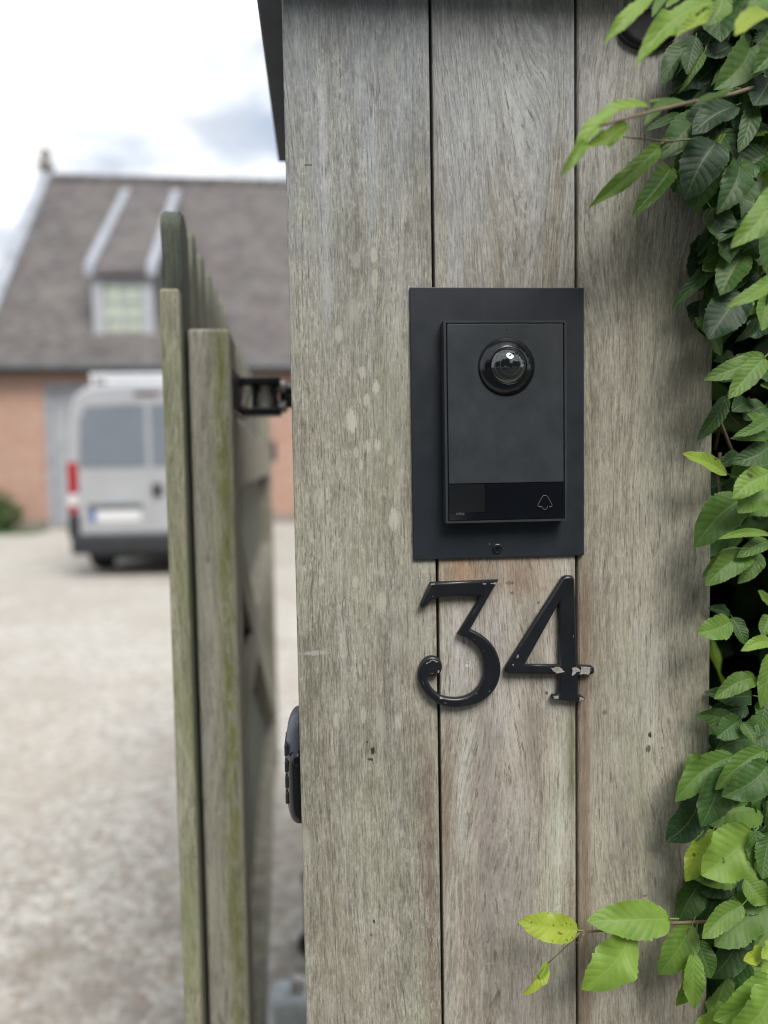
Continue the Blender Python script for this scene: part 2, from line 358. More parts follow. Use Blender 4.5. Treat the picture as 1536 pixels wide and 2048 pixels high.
bm = bmesh.new(); box(bm, (-0.05, HD/2-0.22, RZ+0.272), (0.37, HD/2+0.22, RZ+0.42), 0.03)
lathe(bm, [(0.14, 0), (0.12, 0.12), (0.16, 0.22), (0.13, 0.36), (0.05, 0.46), (0.0, 0.48)], (0.16, HD/2, RZ+0.423), 'z', 16)
obj('gable_finial', bm, M_plinth, house)
bm = bmesh.new(); tube(bm, [(0.3, -0.42, EZ-0.12), (HL-0.3, -0.42, EZ-0.12)], 0.085, 10); box(bm, (0.3, -0.33, EZ-0.25), (HL-0.3, -0.003, EZ-0.15))
obj('gutter', bm, M_gutter, house)
bm = bmesh.new(); tube(bm, [(9.0, -0.12, 0.1), (9.0, -0.12, EZ-0.15)], 0.05, 10)
obj('downpipe', bm, M_gutter, house)
bm = bmesh.new(); box(bm, (DX0+0.16, 0.12, 0.02), (DX1-0.16, 0.18, DZ-0.13), 0)
n = 14
for k in range(n):
    x0 = DX0+0.17 + k*(DX1-DX0-0.34)/n
    box(bm, (x0+0.012, 0.095, 0.04), (x0+(DX1-DX0-0.34)/n-0.012, 0.118, DZ-0.15), 0.004, 1)
dr = obj('garage_door', bm, M_greydoor, house)
bm = bmesh.new()
box(bm, (DX0, 0.05, 0), (DX0+0.155, 0.2, DZ)); box(bm, (DX1-0.155, 0.05, 0), (DX1, 0.2, DZ)); box(bm, (DX0+0.157, 0.05, DZ-0.125), (DX1-0.157, 0.2, DZ))
obj('door_frame', bm, M_zinc, house)
# dormer
dx0, dx1, dy, dzb, dzt = 2.66, 3.98, 0.55, 4.20, 5.98
dorm_roof_y = 4.75
def rz_at(y): return EZ + sl*y
bm = bmesh.new()
poly_prism_x(bm, [(dy-0.25, dzt-0.02), (dorm_roof_y, rz_at(dorm_roof_y)+0.34), (dorm_roof_y, rz_at(dorm_roof_y)+0.1), (dy-0.25, dzt-0.14)], dx0+0.06, dx1-0.06)
dormer = obj('dormer_roof', bm, M_tile, house)
for x in (dx0-0.14, dx1-0.06):
    bm = bmesh.new()
    poly_prism_x(bm, [(dy-0.27, dzt+0.07), (dorm_roof_y, rz_at(dorm_roof_y)+0.44), (dorm_roof_y, rz_at(dorm_roof_y)+0.22), (dy-0.27, dzt-0.16)], x, x+0.2)
    obj('dormer_verge', bm, M_zinc, house)
for x in (dx0, dx1-0.1):
    bm = bmesh.new()
    poly_prism_x(bm, [(dy+0.02, dzb), (dy+0.02, dzt-0.15), (dorm_roof_y-0.3, rz_at(dorm_roof_y-0.3)+0.1), (dy+0.6, rz_at(dy+0.6))], x, x+0.1)
    obj('dormer_cheek', bm, M_gutter, house)
win = obj('dormer_window', (lambda b: (box(b, (dx0-0.03, dy-0.08, dzb), (dx0+0.21, dy+0.06, dzt-0.15)), box(b, (dx1-0.21, dy-0.08, dzb), (dx1+0.03, dy+0.06, dzt-0.15)),
    box(b, (dx0+0.212, dy-0.08, dzb), (dx1-0.212, dy+0.06, dzb+0.22)), box(b, (dx0+0.212, dy-0.08, dzt-0.27), (dx1-0.212, dy+0.06, dzt-0.15)), b)[-1])(bmesh.new()), M_frame, house)
obj('pane', boxbm((dx0+0.2, dy-0.01, dzb+0.2), (dx1-0.2, dy+0.01, dzt-0.26)), M_pane, win)
bm = bmesh.new()
xm = (dx0+dx1)/2; zb, zt_ = dzb+0.222, dzt-0.272
box(bm, (xm-0.028, dy-0.05, zb), (xm+0.028, dy-0.012, zt_))
for f in (1/3, 2/3): box(bm, (dx0+0.214, dy-0.047, zb+(zt_-zb)*f-0.014), (dx1-0.214, dy-0.013, zb+(zt_-zb)*f+0.014))
obj('glazing_bar', bm, M_frame, win)
bm = bmesh.new(); box(bm, (dx0-0.08, dy-0.18, dzb-0.09), (dx1+0.08, dy+0.05, dzb-0.002), 0.01)
obj('sill', bm, M_frame, win)

# ------------------------------------------------------------------ van
M_van = plain('silver_paint', (0.40, 0.41, 0.43), 0.32, 0.15, var=0.04, vscale=2, coat=0.6)
M_vglass = plain('van_glass', (0.17, 0.195, 0.225), 0.12, 0.0, 0.7, var=0.05, vscale=2)
M_blackpl = plain('black_plastic', (0.018, 0.02, 0.024), 0.55, vscale=5)
M_tyre = plain('tyre_rubber', (0.015, 0.015, 0.016), 0.85)
M_rim = plain('rim_metal', (0.35, 0.35, 0.36), 0.4, 0.8)
M_red = plain('red_lens', (0.32, 0.010, 0.018), 0.2, vscale=8)
M_clear = plain('clear_lens', (0.62, 0.58, 0.58), 0.2)
M_plate = plain('number_plate_white', (0.62, 0.63, 0.64), 0.4, var=0.03)
M_blue = plain('blue_band', (0.05, 0.10, 0.32), 0.4)
M_white = plain('white_gloss', (0.72, 0.74, 0.76), 0.35, var=0.04)
VX, VY = -2.06, 9.1
van = empty('parked_van', (VX, VY, 0), R(-1.0))
tag(van, 'silver panel van parked on the gravel with its rear doors facing the gate', 'van')
prof = [(0.0, 0.42), (0.86, 0.42), (0.95, 0.50), (1.00, 0.62), (1.02, 0.95), (1.018, 1.3), (0.985, 1.75), (0.93, 2.12), (0.87, 2.28), (0.74, 2.36), (0.45, 2.40), (0.0, 2.41)]
stations = [(0.0, 2.36, 0.97, 2.41), (0.06, 2.41, 1.0, 2.41), (1.5, 2.44, 1.0, 2.44), (3.2, 2.42, 1.0, 2.42), (3.7, 2.34, 0.99, 2.34), (4.15, 1.95, 0.98, 1.95), (4.6, 1.35, 0.97, 1.35), (5.1, 1.18, 0.95, 1.18), (5.4, 0.95, 0.90, 0.95), (5.46, 0.80, 0.86, 0.80)]
bm = bmesh.new(); rings = []
for (y, zt, ws, _) in stations:
    half = [(x*ws, 0.42+(z-0.42)*1.0 if z <= zt-0.2 else None, z) for x, z in prof]
    ring = []
    for x, z in prof:
        zz = z if zt > 2.3 else 0.42 + (z-0.42)*(zt-0.42)/(2.41-0.42)
        if zt > 2.3: zz = z*zt/2.41 if z > 1.8 else z
        ring.append((x*ws, y, zz))
    full = [bm.verts.new(p) for p in ring] + [bm.verts.new((-p[0], p[1], p[2])) for p in reversed(ring[1:-1])]
    rings.append(full)
for A, B in zip(rings, rings[1:]):
    for k in range(len(A)): bm.faces.new((A[k], B[k], B[(k+1)%len(A)], A[(k+1)%len(A)]))
bm.faces.new(rings[0]); bm.faces.new(list(reversed(rings[-1])))
body = obj('body', bm, M_van, van, True)
for p in body.data.polygons: p.use_smooth = len(p.vertices) == 4
# rear doors
for s in (-1, 1):
    bm = bmesh.new()
    pts = [(0.02, 0.58), (0.80, 0.58), (0.86, 0.85), (0.865, 1.35), (0.83, 2.0), (0.74, 2.20), (0.02, 2.23)]
    A = [bm.verts.new((s*x, -0.012, z)) for x, z in pts]; B = [bm.verts.new((s*x, 0.03, z)) for x, z in pts]
    bm.faces.new(A); bm.faces.new(B)
    for i in range(len(pts)): bm.faces.new((A[i], A[(i+1)%len(pts)], B[(i+1)%len(pts)], B[i]))
    d = obj('rear_door', bm, M_van, van)
    bm = bmesh.new()
    pts = [(0.035, 1.37), (0.845, 1.37), (0.82, 1.95), (0.74, 2.12), (0.035, 2.14)]
    A = [bm.verts.new((s*x, -0.020, z)) for x, z in pts]; B = [bm.verts.new((s*x, -0.0122, z)) for x, z in pts]
    bm.faces.new(A); bm.faces.new(B)
    for i in range(len(pts)): bm.faces.new((A[i], A[(i+1)%len(pts)], B[(i+1)%len(pts)], B[i]))
    obj('window', bm, M_vglass, d)
    obj('tail_light', boxbm((min(s*0.875, s*0.99), -0.035, 1.05), (max(s*0.875, s*0.99), 0.10, 1.44), 0.02), M_red, van)
    obj('reversing_light', boxbm((min(s*0.885, s*0.995), -0.033, 0.90), (max(s*0.885, s*0.995), 0.10, 1.045), 0.015), M_clear, van)
    obj('reflector', boxbm((min(s*0.89, s*0.995), -0.033, 0.80), (max(s*0.89, s*0.995), 0.10, 0.895), 0.015), M_red, van)
    for y in (0.98, 4.55):
        bm = bmesh.new(); lathe(bm, [(0.20, 0.0), (0.33, 0.0), (0.355, 0.03), (0.355, 0.19), (0.33, 0.22), (0.20, 0.22)], (0, 0, 0), 'x', 32)
        wl = obj('wheel', bm, M_rim, van); wl.data.materials.clear(); wl.data.materials.append(M_tyre)
        wl.location = (s*0.88+0.11, y, 0.355)
        bm = bmesh.new(); lathe(bm, [(0.0, 0.02), (0.06, 0.02), (0.10, 0.05), (0.195, 0.03), (0.198, 0.18), (0.0, 0.18)], (0, 0, 0), 'x', 24)
        obj('rim', bm, M_rim, wl)
    bm = bmesh.new(); box(bm, (min(s*1.06, s*1.27), 4.0, 1.42), (max(s*1.06, s*1.27), 4.09, 1.80), 0.03); bar(bm, (s*0.97, 4.05, 1.5), (s*1.08, 4.05, 1.5), 0.05, 0.05)
    obj('wing_mirror', bm, M_blackpl, van)
bm = bmesh.new(); box(bm, (-0.97, -0.10, 0.30), (0.97, 0.25, 0.545), 0.05, 3)
for s in (-1, 1): box(bm, (min(s*0.87, s*1.0), -0.07, 0.50), (max(s*0.87, s*1.0), 0.3, 0.80), 0.03)
obj('bumper', bm, M_blackpl, van)
obj('underbody', boxbm((-0.78, 0.3, 0.2), (0.78, 5.0, 0.45), 0.03), M_blackpl, van)
np_ = obj('number_plate', boxbm((-0.74, -0.026, 0.70), (-0.13, -0.014, 0.84), 0.004), M_plate, van)
obj('country_band', boxbm((-0.74, -0.028, 0.704), (-0.665, -0.0262, 0.836)), M_blue, np_)
obj('plate_lamp_strip', boxbm((-0.76, -0.045, 0.86), (-0.10, -0.014, 0.92), 0.01), plain('dark_trim', (0.10, 0.11, 0.12), 0.4), van)
obj('door_handle', boxbm((0.03, -0.05, 1.0), (0.15, -0.014, 1.16), 0.015), M_blackpl, van)
obj('brake_light', boxbm((-0.16, -0.02, 2.245), (0.16, 0.02, 2.285), 0.008), plain('dark_red_lens', (0.06, 0.02, 0.022), 0.3), van)
rack = tag(empty('added_roof_rack', (VX, VY, 2.42), R(-1.0)), 'added white tubular rack standing in for bright highlights on the silver van roof', 'roof rack')  # rack added: white bars for the bright highlights and clutter on the roof
for s in (-1, 1):
    bm = bmesh.new(); tube(bm, [(s*0.72, 0.25, 0.10), (s*0.72, 3.2, 0.10)], 0.03, 10)
    obj('side_rail', bm, M_white, rack)
for k in range(6):
    bm = bmesh.new(); tube(bm, [(-0.75, 0.25+k*0.59, 0.10), (0.75, 0.25+k*0.59, 0.10)], 0.025, 8)
    for s in (-1, 1): tube(bm, [(s*0.72, 0.25+k*0.59, -0.09), (s*0.72, 0.25+k*0.59, 0.10)], 0.02, 8)
    obj('cross_bar', bm, M_white, rack)

# ------------------------------------------------------------------ leaves
def leaf_mat():
    m, nt = newmat('leaf')
    at = N(nt, 'ShaderNodeAttribute', attribute_name='tone').outputs['Fac']
    uv = N(nt, 'ShaderNodeUVMap', uv_map='UVMap').outputs[0]
    s = N(nt, 'ShaderNodeSeparateXYZ', {0: uv})
    u = mth(nt, 'ABSOLUTE', mth(nt, 'SUBTRACT', s.outputs[0], 0.5)); u = mth(nt, 'MULTIPLY', u, 2.0); v = s.outputs[1]
    obc = N(nt, 'ShaderNodeTexCoord').outputs['Object']
    n = noise(nt, obc, 70, 4.0, 0.6)
    tone = mth(nt, 'ADD', at, mth(nt, 'MULTIPLY', mth(nt, 'SUBTRACT', n, 0.5), 0.22), clamp=True)
    r = N(nt, 'ShaderNodeValToRGB', {0: tone}); cr_ = r.color_ramp
    stops = [(0.0, (0.012, 0.034, 0.018)), (0.18, (0.020, 0.056, 0.022)), (0.4, (0.050, 0.118, 0.026)), (0.6, (0.115, 0.215, 0.036)), (0.8, (0.22, 0.36, 0.055)), (1.0, (0.37, 0.44, 0.045))]
    while len(cr_.elements) < len(stops): cr_.elements.new(0.5)
    for e, (p, c) in zip(cr_.elements, stops): e.position = p; e.color = (*c, 1)
    c = r.outputs[0]
    light = mix(nt, 0.5, c, (0.34, 0.42, 0.16))
    ph = mth(nt, 'FRACT', mth(nt, 'SUBTRACT', mth(nt, 'MULTIPLY', v, 9.0), mth(nt, 'MULTIPLY', u, 1.7)))
    vein = rng(nt, mth(nt, 'ABSOLUTE', mth(nt, 'SUBTRACT', ph, 0.5)), 0.08, 0.02, 0, 0.14)
    mid = rng(nt, u, 0.05, 0.012, 0, 0.6)
    edge = rng(nt, u, 0.94, 1.0, 0, 0.5)
    c = mix(nt, mth(nt, 'MAXIMUM', vein, mth(nt, 'MAXIMUM', mid, edge)), c, light)
    pits = N(nt, 'ShaderNodeTexVoronoi', {'Vector': obc, 'Scale': 260.0})
    pg = rng(nt, N(nt, 'ShaderNodeSeparateColor', {0: pits.outputs['Color']}).outputs[0], 0.80, 0.84)
    pz = mth(nt, 'MULTIPLY', mth(nt, 'MULTIPLY', rng(nt, pits.outputs['Distance'], 0.22, 0.12), pg), rng(nt, at, 0.86, 0.93))
    c = mix(nt, pz, c, (0.06, 0.04, 0.02))
    sp_ = noise(nt, mapv(nt, obc, loc=(1.3, 0.2, 0.7)), 95, 3.0, 0.6)
    c = mix(nt, rng(nt, sp_, 0.69, 0.73, 0, 0.75), c, (0.085, 0.05, 0.022))
    dust = noise(nt, obc, 330, 3.0, 0.7)
    c = mix(nt, rng(nt, dust, 0.55, 0.8, 0, 0.28), c, (0.30, 0.32, 0.24))
    cell = noise(nt, obc, 900, 2.0)
    tri = mth(nt, 'MULTIPLY', mth(nt, 'ABSOLUTE', mth(nt, 'SUBTRACT', ph, 0.5)), 2.0)
    tri = mth(nt, 'POWER', tri, 0.6)
    bp = N(nt, 'ShaderNodeBump', {'Height': mth(nt, 'ADD', mth(nt, 'MULTIPLY', tri, rng(nt, u, 0.0, 0.3, 0.5, 1.0)), mth(nt, 'MULTIPLY', cell, 0.12)), 'Strength': 0.35, 'Distance': 0.0008})
    b = N(nt, 'ShaderNodeBsdfPrincipled', {'Base Color': c, 'Roughness': 0.50, 'Specular IOR Level': 0.40, 'Normal': bp.outputs[0]})
    tr = N(nt, 'ShaderNodeBsdfTranslucent', {0: mix(nt, 0.6, c, mix(nt, 1.0, c, (1.6, 1.5, 0.5), 'MULTIPLY'))})
    ms = N(nt, 'ShaderNodeMixShader', {0: 0.36, 1: b.outputs[0], 2: tr.outputs[0]})
    out(nt, ms.outputs[0]); return m
M_leaf = leaf_mat()
M_twig = plain('twig_bark', (0.10, 0.065, 0.04), 0.8, var=0.3, vscale=200)
M_gtwig = plain('green_twig', (0.17, 0.13, 0.085), 0.7, var=0.25, vscale=200)
class Leaves:
    def __init__(s): s.v, s.f, s.uv, s.t = [], [], [], []
    def add(s, base, tip, width, nrm, tone, curl=0.12, fold=0.12, NT=22, NS=4, pleat=0.022, und=0.075, petiole=0.12, rnd=random):
        base, tip = Vector(base), Vector(tip); ax = tip-base; L = ax.length; t = ax/L
        n = Vector(nrm); n = (n - t*n.dot(t)).normalized(); sd = t.cross(n).normalized()
        pleat = pleat*rnd.uniform(0.2, 0.95) if NT > 20 else 0.006; und *= rnd.uniform(0.6, 1.7)
        o = len(s.v); ph = rnd.uniform(0, 6.28); ph2 = rnd.uniform(0, 6.28); bend = rnd.uniform(-0.10, 0.10)
        mx = 0.443; jit = [rnd.gauss(0, 0.028) for _ in range(2*NT+4)]
        for i in range(NT+1):
            q = i/NT
            f = (max(q, 1e-4)**0.50)*(max(1-q, 0)**0.70)/mx
            if q > 0.86: f *= 0.72 + 0.28*(1-(q-0.86)/0.14)
            hw = width/2*f
            for j in range(-NS, NS+1):
                a = j/NS
                k = 1 + ((0.026*(1 if i % 2 else -1) + jit[i*2+(a > 0)]) if abs(j) == NS and 1 < i < NT-1 else 0)
                z = abs(a)*hw*fold*2 - curl*L*((q-0.35)**2*1.7)
                z += pleat*width*math.sin(2*math.pi*(q*9-abs(a)*1.7))*min(1, abs(a)*2)*f
                z += und*width*math.sin(q*9+ph+(2 if a > 0 else 0))*a*a*f + 0.4*und*width*math.sin(q*19+ph2+a)*a*a*f
                s.v.append(base + t*(q*L) + sd*(a*hw*k + bend*L*math.sin(math.pi*q)) + n*z)
                s.uv.append((a*0.5+0.5, q)); s.t.append(tone)
        W = 2*NS+1
        for i in range(NT):
            for j in range(W-1):
                s.f.append((o+i*W+j, o+i*W+j+1, o+(i+1)*W+j+1, o+(i+1)*W+j))
        if petiole:
            o = len(s.v); pb = base - t*L*petiole - n*L*0.03; r = L*0.011
            for c in (pb, base + t*L*0.02):
                for k in range(4):
                    an = k*math.pi/2; s.v.append(c + (sd*math.cos(an)+n*math.sin(an))*r); s.uv.append((0.5, 0.5)); s.t.append(max(tone, 0.5))
            for k in range(4): s.f.append((o+k, o+(k+1) % 4, o+4+(k+1) % 4, o+4+k))
    def build(s, name, parent=None, off=(0, 0, 0)):
        off = Vector(off)
        me = bpy.data.meshes.new(name); me.from_pydata([v-off for v in s.v], [], s.f)
        uvl = me.uv_layers.new(name='UVMap')
        vi = [0]*len(me.loops); me.loops.foreach_get('vertex_index', vi)
        flat = []
        for i in vi: flat.extend(s.uv[i])
        uvl.data.foreach_set('uv', flat)
        a = me.attributes.new('tone', 'FLOAT', 'POINT'); a.data.foreach_set('value', s.t)
        me.materials.append(M_leaf)
        for p in me.polygons: p.use_smooth = True
        o = bpy.data.objects.new(name, me); COL.objects.link(o)
        if parent: o.parent = parent
        return o

# ------------------------------------------------------------------ bush by the house
bush = tag(empty('round_bush', (-7.15, 16.75, 0)), 'small round dark green bush against the brick wall', 'bush')
lv = Leaves(); rb = random.Random(4)
for k in range(1500):
    d = Vector((rb.gauss(0, 1), rb.gauss(0, 1), rb.gauss(0, 1))).normalized()*(rb.random()**0.4)
    c = Vector((d.x*0.72, d.y*0.5, 0.42+d.z*0.46*(1+0.25*math.sin(d.x*5)))); 
    if c.z < 0.03: continue
    e = Vector((rb.gauss(0, 1), rb.gauss(0, 1), rb.gauss(0, 0.6))).normalized()*0.09
    lv.add(c, c+e, 0.06, d+Vector((0, 0, 0.6)), rb.uniform(0.15, 0.55), NT=4, NS=1, petiole=0, rnd=rb)
lv.build('foliage', bush)
bm = bmesh.new()
for k in range(7): tube(bm, [(0, 0, 0), (rb.uniform(-.2, .2), rb.uniform(-.2, .2), 0.3), (rb.uniform(-.4, .4), rb.uniform(-.3, .3), 0.6)], [0.02, 0.014, 0.005], 6)
obj('stem', bm, M_twig, bush)

# ------------------------------------------------------------------ wood across the lane, behind the camera (mirrored in the lens)
rt = random.Random(9); V, F = [], []
def quad(c, sz, n):
    n = n.normalized(); a_ = n.orthogonal().normalized(); b_ = n.cross(a_); o_ = len(V)
    for x, y in ((-1, -.6), (0, -1), (1, -.5), (1, .6), (0, 1), (-1, .5)): V.append(c+a_*x*sz+b_*y*sz)
    F.append(tuple(range(o_, o_+6)))
for k in range(13):
    tx, ty, th = -21+k*3.5+rt.uniform(-1, 1), -11+rt.uniform(-2, 1), rt.uniform(6.5, 10.0)
    if k == 7: th = 4.2
    for q_ in range(1400):
        d = Vector((rt.gauss(0, 1), rt.gauss(0, 1), rt.gauss(0, 1))).normalized()*rt.random()**0.33
        c_ = Vector((tx+d.x*2.6, ty+d.y*2.2, th*0.55+d.z*th*0.5))
        if c_.z > 0.1: quad(c_, rt.uniform(0.18, 0.34), Vector((rt.gauss(0, 1), rt.gauss(0, 1), rt.gauss(0.6, 1))))
tag(rawobj('wood_across_lane', V, F, plain('far_foliage', (0.035, 0.065, 0.022), 0.7, var=0.4, vscale=1.5)), kind='stuff')

# ------------------------------------------------------------------ gate
def streakset(lst):
    r = []
    for (px, w_, y0, y1, soft, c, st) in lst:
        a, b = P(px, y1), P(px, y0); r.append(((a.x+b.x)/2, w_/2400, a.z, b.z, soft/2400, c, st))
    return r
M_gp = wood('picket_wood', (0.07, 0.072, 0.066), (0.17, 0.17, 0.15), seed=5, moss=0.25, fine=0.5)
SX0, SX1 = P(387, 1024, 0.29).x+0.1375, P(471, 1024, 0.29).x+0.1375
M_gs = wood('stile_wood', (0.27, 0.255, 0.21), (0.58, 0.555, 0.47), seed=7, moss=0.16, fine=0.5, bands=((0.25*SX0+0.75*SX1, 0.010, (0.22, 0.245, 0.075), 0.95), (0.8*SX0+0.2*SX1, 0.010, (0.34, 0.34, 0.31), 0.5)))
M_gd = wood('dark_green_wood', (0.03, 0.037, 0.032), (0.085, 0.10, 0.085), seed=8, moss=0.10, fine=0.5)  # end picket, darker and greener than the others
M_gm = wood('mossy_end_wood', (0.20, 0.195, 0.14), (0.42, 0.41, 0.31), seed=9, moss=0.45, fine=0.5)
M_gr = wood('rail_wood', (0.14, 0.128, 0.10), (0.34, 0.315, 0.26), seed=3, moss=0.2, fine=0.5)
GA = R(2.3)
gate = empty('picket_gate', (-0.1375, 0.27, 0), GA)
tag(gate, 'weathered mossy timber picket gate standing open, seen end on', 'gate')
GL = 2.46
def picket_bm(z1, zt, wd=0.08, th=0.022):
    bm = bmesh.new(); prof_ = [(0.0, 0.06), (wd, 0.06), (wd, z1)]
    for k in range(1, 8):
        a = k/8*math.pi/2; prof_.append((wd/2 + wd/2*math.cos(a)**1.1, z1 + (zt-z1)*math.sin(a)**0.92))
    prof_.append((wd/2, zt))
    for k in range(7, 0, -1):
        a = k/8*math.pi/2; prof_.append((wd/2 - wd/2*math.cos(a)**1.1, z1 + (zt-z1)*math.sin(a)**0.92))
    prof_.append((0.0, z1))
    A = [bm.verts.new((EX0, y, z)) for y, z in prof_]; B = [bm.verts.new((EX1, y, z)) for y, z in prof_]
    bm.faces.new(A); bm.faces.new(list(reversed(B)))
    for i in range(len(prof_)): bm.faces.new((A[i], A[(i+1) % len(prof_)], B[(i+1) % len(prof_)], B[i]))
    bmesh.ops.recalc_face_normals(bm, faces=bm.faces)
    es = [e for e in bm.edges if not e.is_boundary and len(e.link_faces) == 2 and e.calc_face_angle() > 1.2]
    bmesh.ops.bevel(bm, geom=es, offset=0.0025, segments=2, affect='EDGES')
    return bm
k = 0; y = 0.0
EX0, EX1 = P(340, 1024, 0.27).x+0.1375, P(378, 1024, 0.27).x+0.1375
ZT = P(352, 427, .31).z
p0 = obj('picket', picket_bm(ZT-0.03, ZT), M_gd, gate)
p1 = obj('picket', picket_bm(ZT-0.075, ZT+0.008), M_gp, gate); p1.location.y = 0.105
obj('end_batten', boxbm((EX0, -0.024, 0.08), (EX1, -0.0005, P(350, 578, 0.25).z), 0.003), M_gm, gate)
for k in range(2, 23):
    c = p1.copy(); c.location = (random.uniform(-0.001, 0.001), 0.105*k, random.uniform(-0.006, 0.006)); c.parent = gate; COL.objects.link(c)
print('gate', EX0, EX1, SX0, SX1)
obj('stile', boxbm((SX0, 0.02, 0.10), (SX1, 0.125, P(425, 656, .29).z), 0.005, 3), M_gs, gate)
obj('stile', boxbm((0.0005, GL-0.12, 0.05), (0.055, GL, 1.60), 0.004), M_gr, gate)
for z0, z1 in ((1.315, 1.425), (0.93, 1.03), (0.16, 0.28)):
    obj('rail', boxbm((0.0005, 0.127, z0), (0.048, GL-0.122, z1), 0.005), M_gr, gate)
bm = bmesh.new(); bar(bm, (0.029, 0.16, 1.26), (0.029, GL-0.16, 0.33), 0.04, 0.09, Vector((0, 0, 1)), 0.003)
obj('brace', bm, M_gr, gate)
gm = gate.matrix_basis
def gl(x, y, z): return Matrix.Rotation(GA, 3, 'Z') @ Vector((x, y, z)) + Vector((-0.1375, 0.27, 0))
# opener arm
M_blk = plain('black_steel', (0.020, 0.022, 0.027), 0.45, 0.2, var=0.2)
M_steel = plain('dull_steel', (0.58, 0.56, 0.53), 0.38, 0.45, var=0.25, vscale=60)
M_darkrod = plain('dark_rod', (0.07, 0.075, 0.075), 0.4, 0.6)
ab = P(476, 792, 0.41)
arm = tag(empty('gate_opener_arm', ab), 'black bracket and steel arm joining the gate to the pillar', 'gate opener')
bm = bmesh.new()
box(bm, (-0.006, -0.10, -0.026), (0.004, 0.10, 0.026), 0.001)           # plate on the gate frame
for z in (-0.0255, 0.0155): box(bm, (0.005, 0.0, z), (0.056, 0.05, z+0.010), 0.002)   # fork
box(bm, (0.018, 0.004, -0.0150), (0.022, 0.046, 0.0150))
box(bm, (0.047, 0.004, -0.0150), (0.052, 0.046, 0.0150))
obj('bracket', bm, M_blk, arm)
bm = bmesh.new(); tube(bm, [(0.0345, 0.022, -0.0150), (0.0345, 0.022, 0.0150)], 0.0132, 24)
obj('pivot_bush', bm, M_steel, arm)
bm = bmesh.new(); bar(bm, (0.007, 0.01, -0.013), (0.013, 0.01, 0.013), 0.007, 0.02, Vector((0, 1, 0)))
obj('spacer', bm, M_steel, arm)
for dz in (-0.014, 0.013):
    bm = bmesh.new(); tube(bm, [(0.0525, 0.018, dz), (0.0635, 0.016, dz)], 0.0082, 12)
    obj('bolt', bm, M_steel, arm)
bm = bmesh.new(); tube(bm, [(0.054, 0.034, -0.002), (0.09, 0.034, -0.002), (0.22, 0.032, -0.002)], 0.0125, 20)
obj('rod', bm, M_darkrod, arm)
obj('rod_cover', boxbm((0.0635, 0.018, 0.0105), (0.2, 0.045, 0.017), 0.002), M_steel, arm)
obj('motor_housing', boxbm((0.19, 0.0, -0.05), (0.30, 0.12, 0.05), 0.015), M_blk, arm)

# ------------------------------------------------------------------ pillar
X_L, X_1, X_2, X_R = P(588, 1024).x, P(873, 1024).x, P(1153.5, 1024).x, P(1424, 1024).x
PT = 1.755
print('pillar x', X_L, X_1, X_2, X_R)
pil = empty('timber_pillar', (0, 0, 0)); tag(pil, 'weathered grey timber gate pillar clad in three wide boards', 'pillar')
def SP(px, py, rx, ry, col=(0.40, 0.39, 0.335), st=0.75):
    p = P(px, py); return (p.x, p.z, rx/2400, ry/2400, col, st)
HOLE = (0.018, 0.015, 0.012); RUST = (0.10, 0.06, 0.035)
LI = (0.50, 0.485, 0.415)
left_spots = [SP(703, 840, 11, 26, LI, .8), SP(724, 745, 7, 13, LI, .7), SP(752, 775, 7, 14, LI, .75), SP(733, 800, 6, 12, LI, .7), SP(735, 893, 7, 15, LI, .75), SP(755, 890, 7, 12, LI, .65),
    SP(789, 1040, 10, 24, LI, .7), SP(657, 580, 9, 22, (0.36, 0.37, 0.35), .6), SP(713, 520, 8, 16, (0.37, 0.38, 0.35), .6), SP(750, 560, 9, 22, LI, .5), SP(748, 510, 7, 16, LI, .55),
    SP(677, 668, 8, 16, LI, .5), SP(712, 905, 5, 10, LI, .6), SP(722, 930, 4, 11, LI, .6), SP(712, 1165, 7, 13, LI, .5), SP(763, 1205, 10, 22, LI, .45), SP(727, 1430, 6, 17, LI, .5),
    SP(672, 1440, 5, 14, LI, .5), SP(768, 985, 6, 11, LI, .4), SP(640, 995, 12, 22, LI, .35), SP(780, 920, 6, 10, LI, .4), SP(820, 1290, 9, 17, (0.36, 0.36, 0.33), .45), SP(632, 1306, 24, 5, (0.40, 0.41, 0.40), .65),
    SP(745, 1502, 4, 8, HOLE, .95), SP(741, 1519, 7, 4, HOLE, .85), SP(735, 1484, 2, 2, HOLE, .9), SP(748, 1843, 3, 6, HOLE, .9), SP(615, 330, 9, 2, HOLE, .6), SP(742, 1870, 3, 3, RUST, .7)]
left_streaks = streakset([(651, 7, 160, 640, 60, (0.40, 0.41, 0.41), .75), (690, 6, 210, 420, 60, (0.40, 0.42, 0.42), .45), (740, 10, 160, 470, 80, (0.36, 0.40, 0.40), .45), (700, 16, 480, 760, 80, (0.36, 0.36, 0.33), .45),
    (795, 20, 500, 700, 60, (0.36, 0.35, 0.30), .4), (690, 8, 1150, 1800, 120, (0.38, 0.38, 0.34), .55), (800, 10, 1150, 1700, 100, (0.36, 0.36, 0.32), .5), (860, 10, 1500, 2100, 120, (0.17, 0.115, 0.085), .75),
    (845, 22, 1100, 1500, 100, (0.34, 0.33, 0.27), .4), (775, 26, 700, 1100, 100, (0.25, 0.23, 0.18), .4), (590, 14, 1000, 2100, 100, (0.27, 0.27, 0.21), .4)])
M_b1 = wood('left_board_wood', (0.140, 0.130, 0.100), (0.405, 0.384, 0.318), top=(1.36, 1.70, (0.29, 0.31, 0.33), 0.85), seed=0, streaks=left_streaks, spots=left_spots, lichen=0.45)
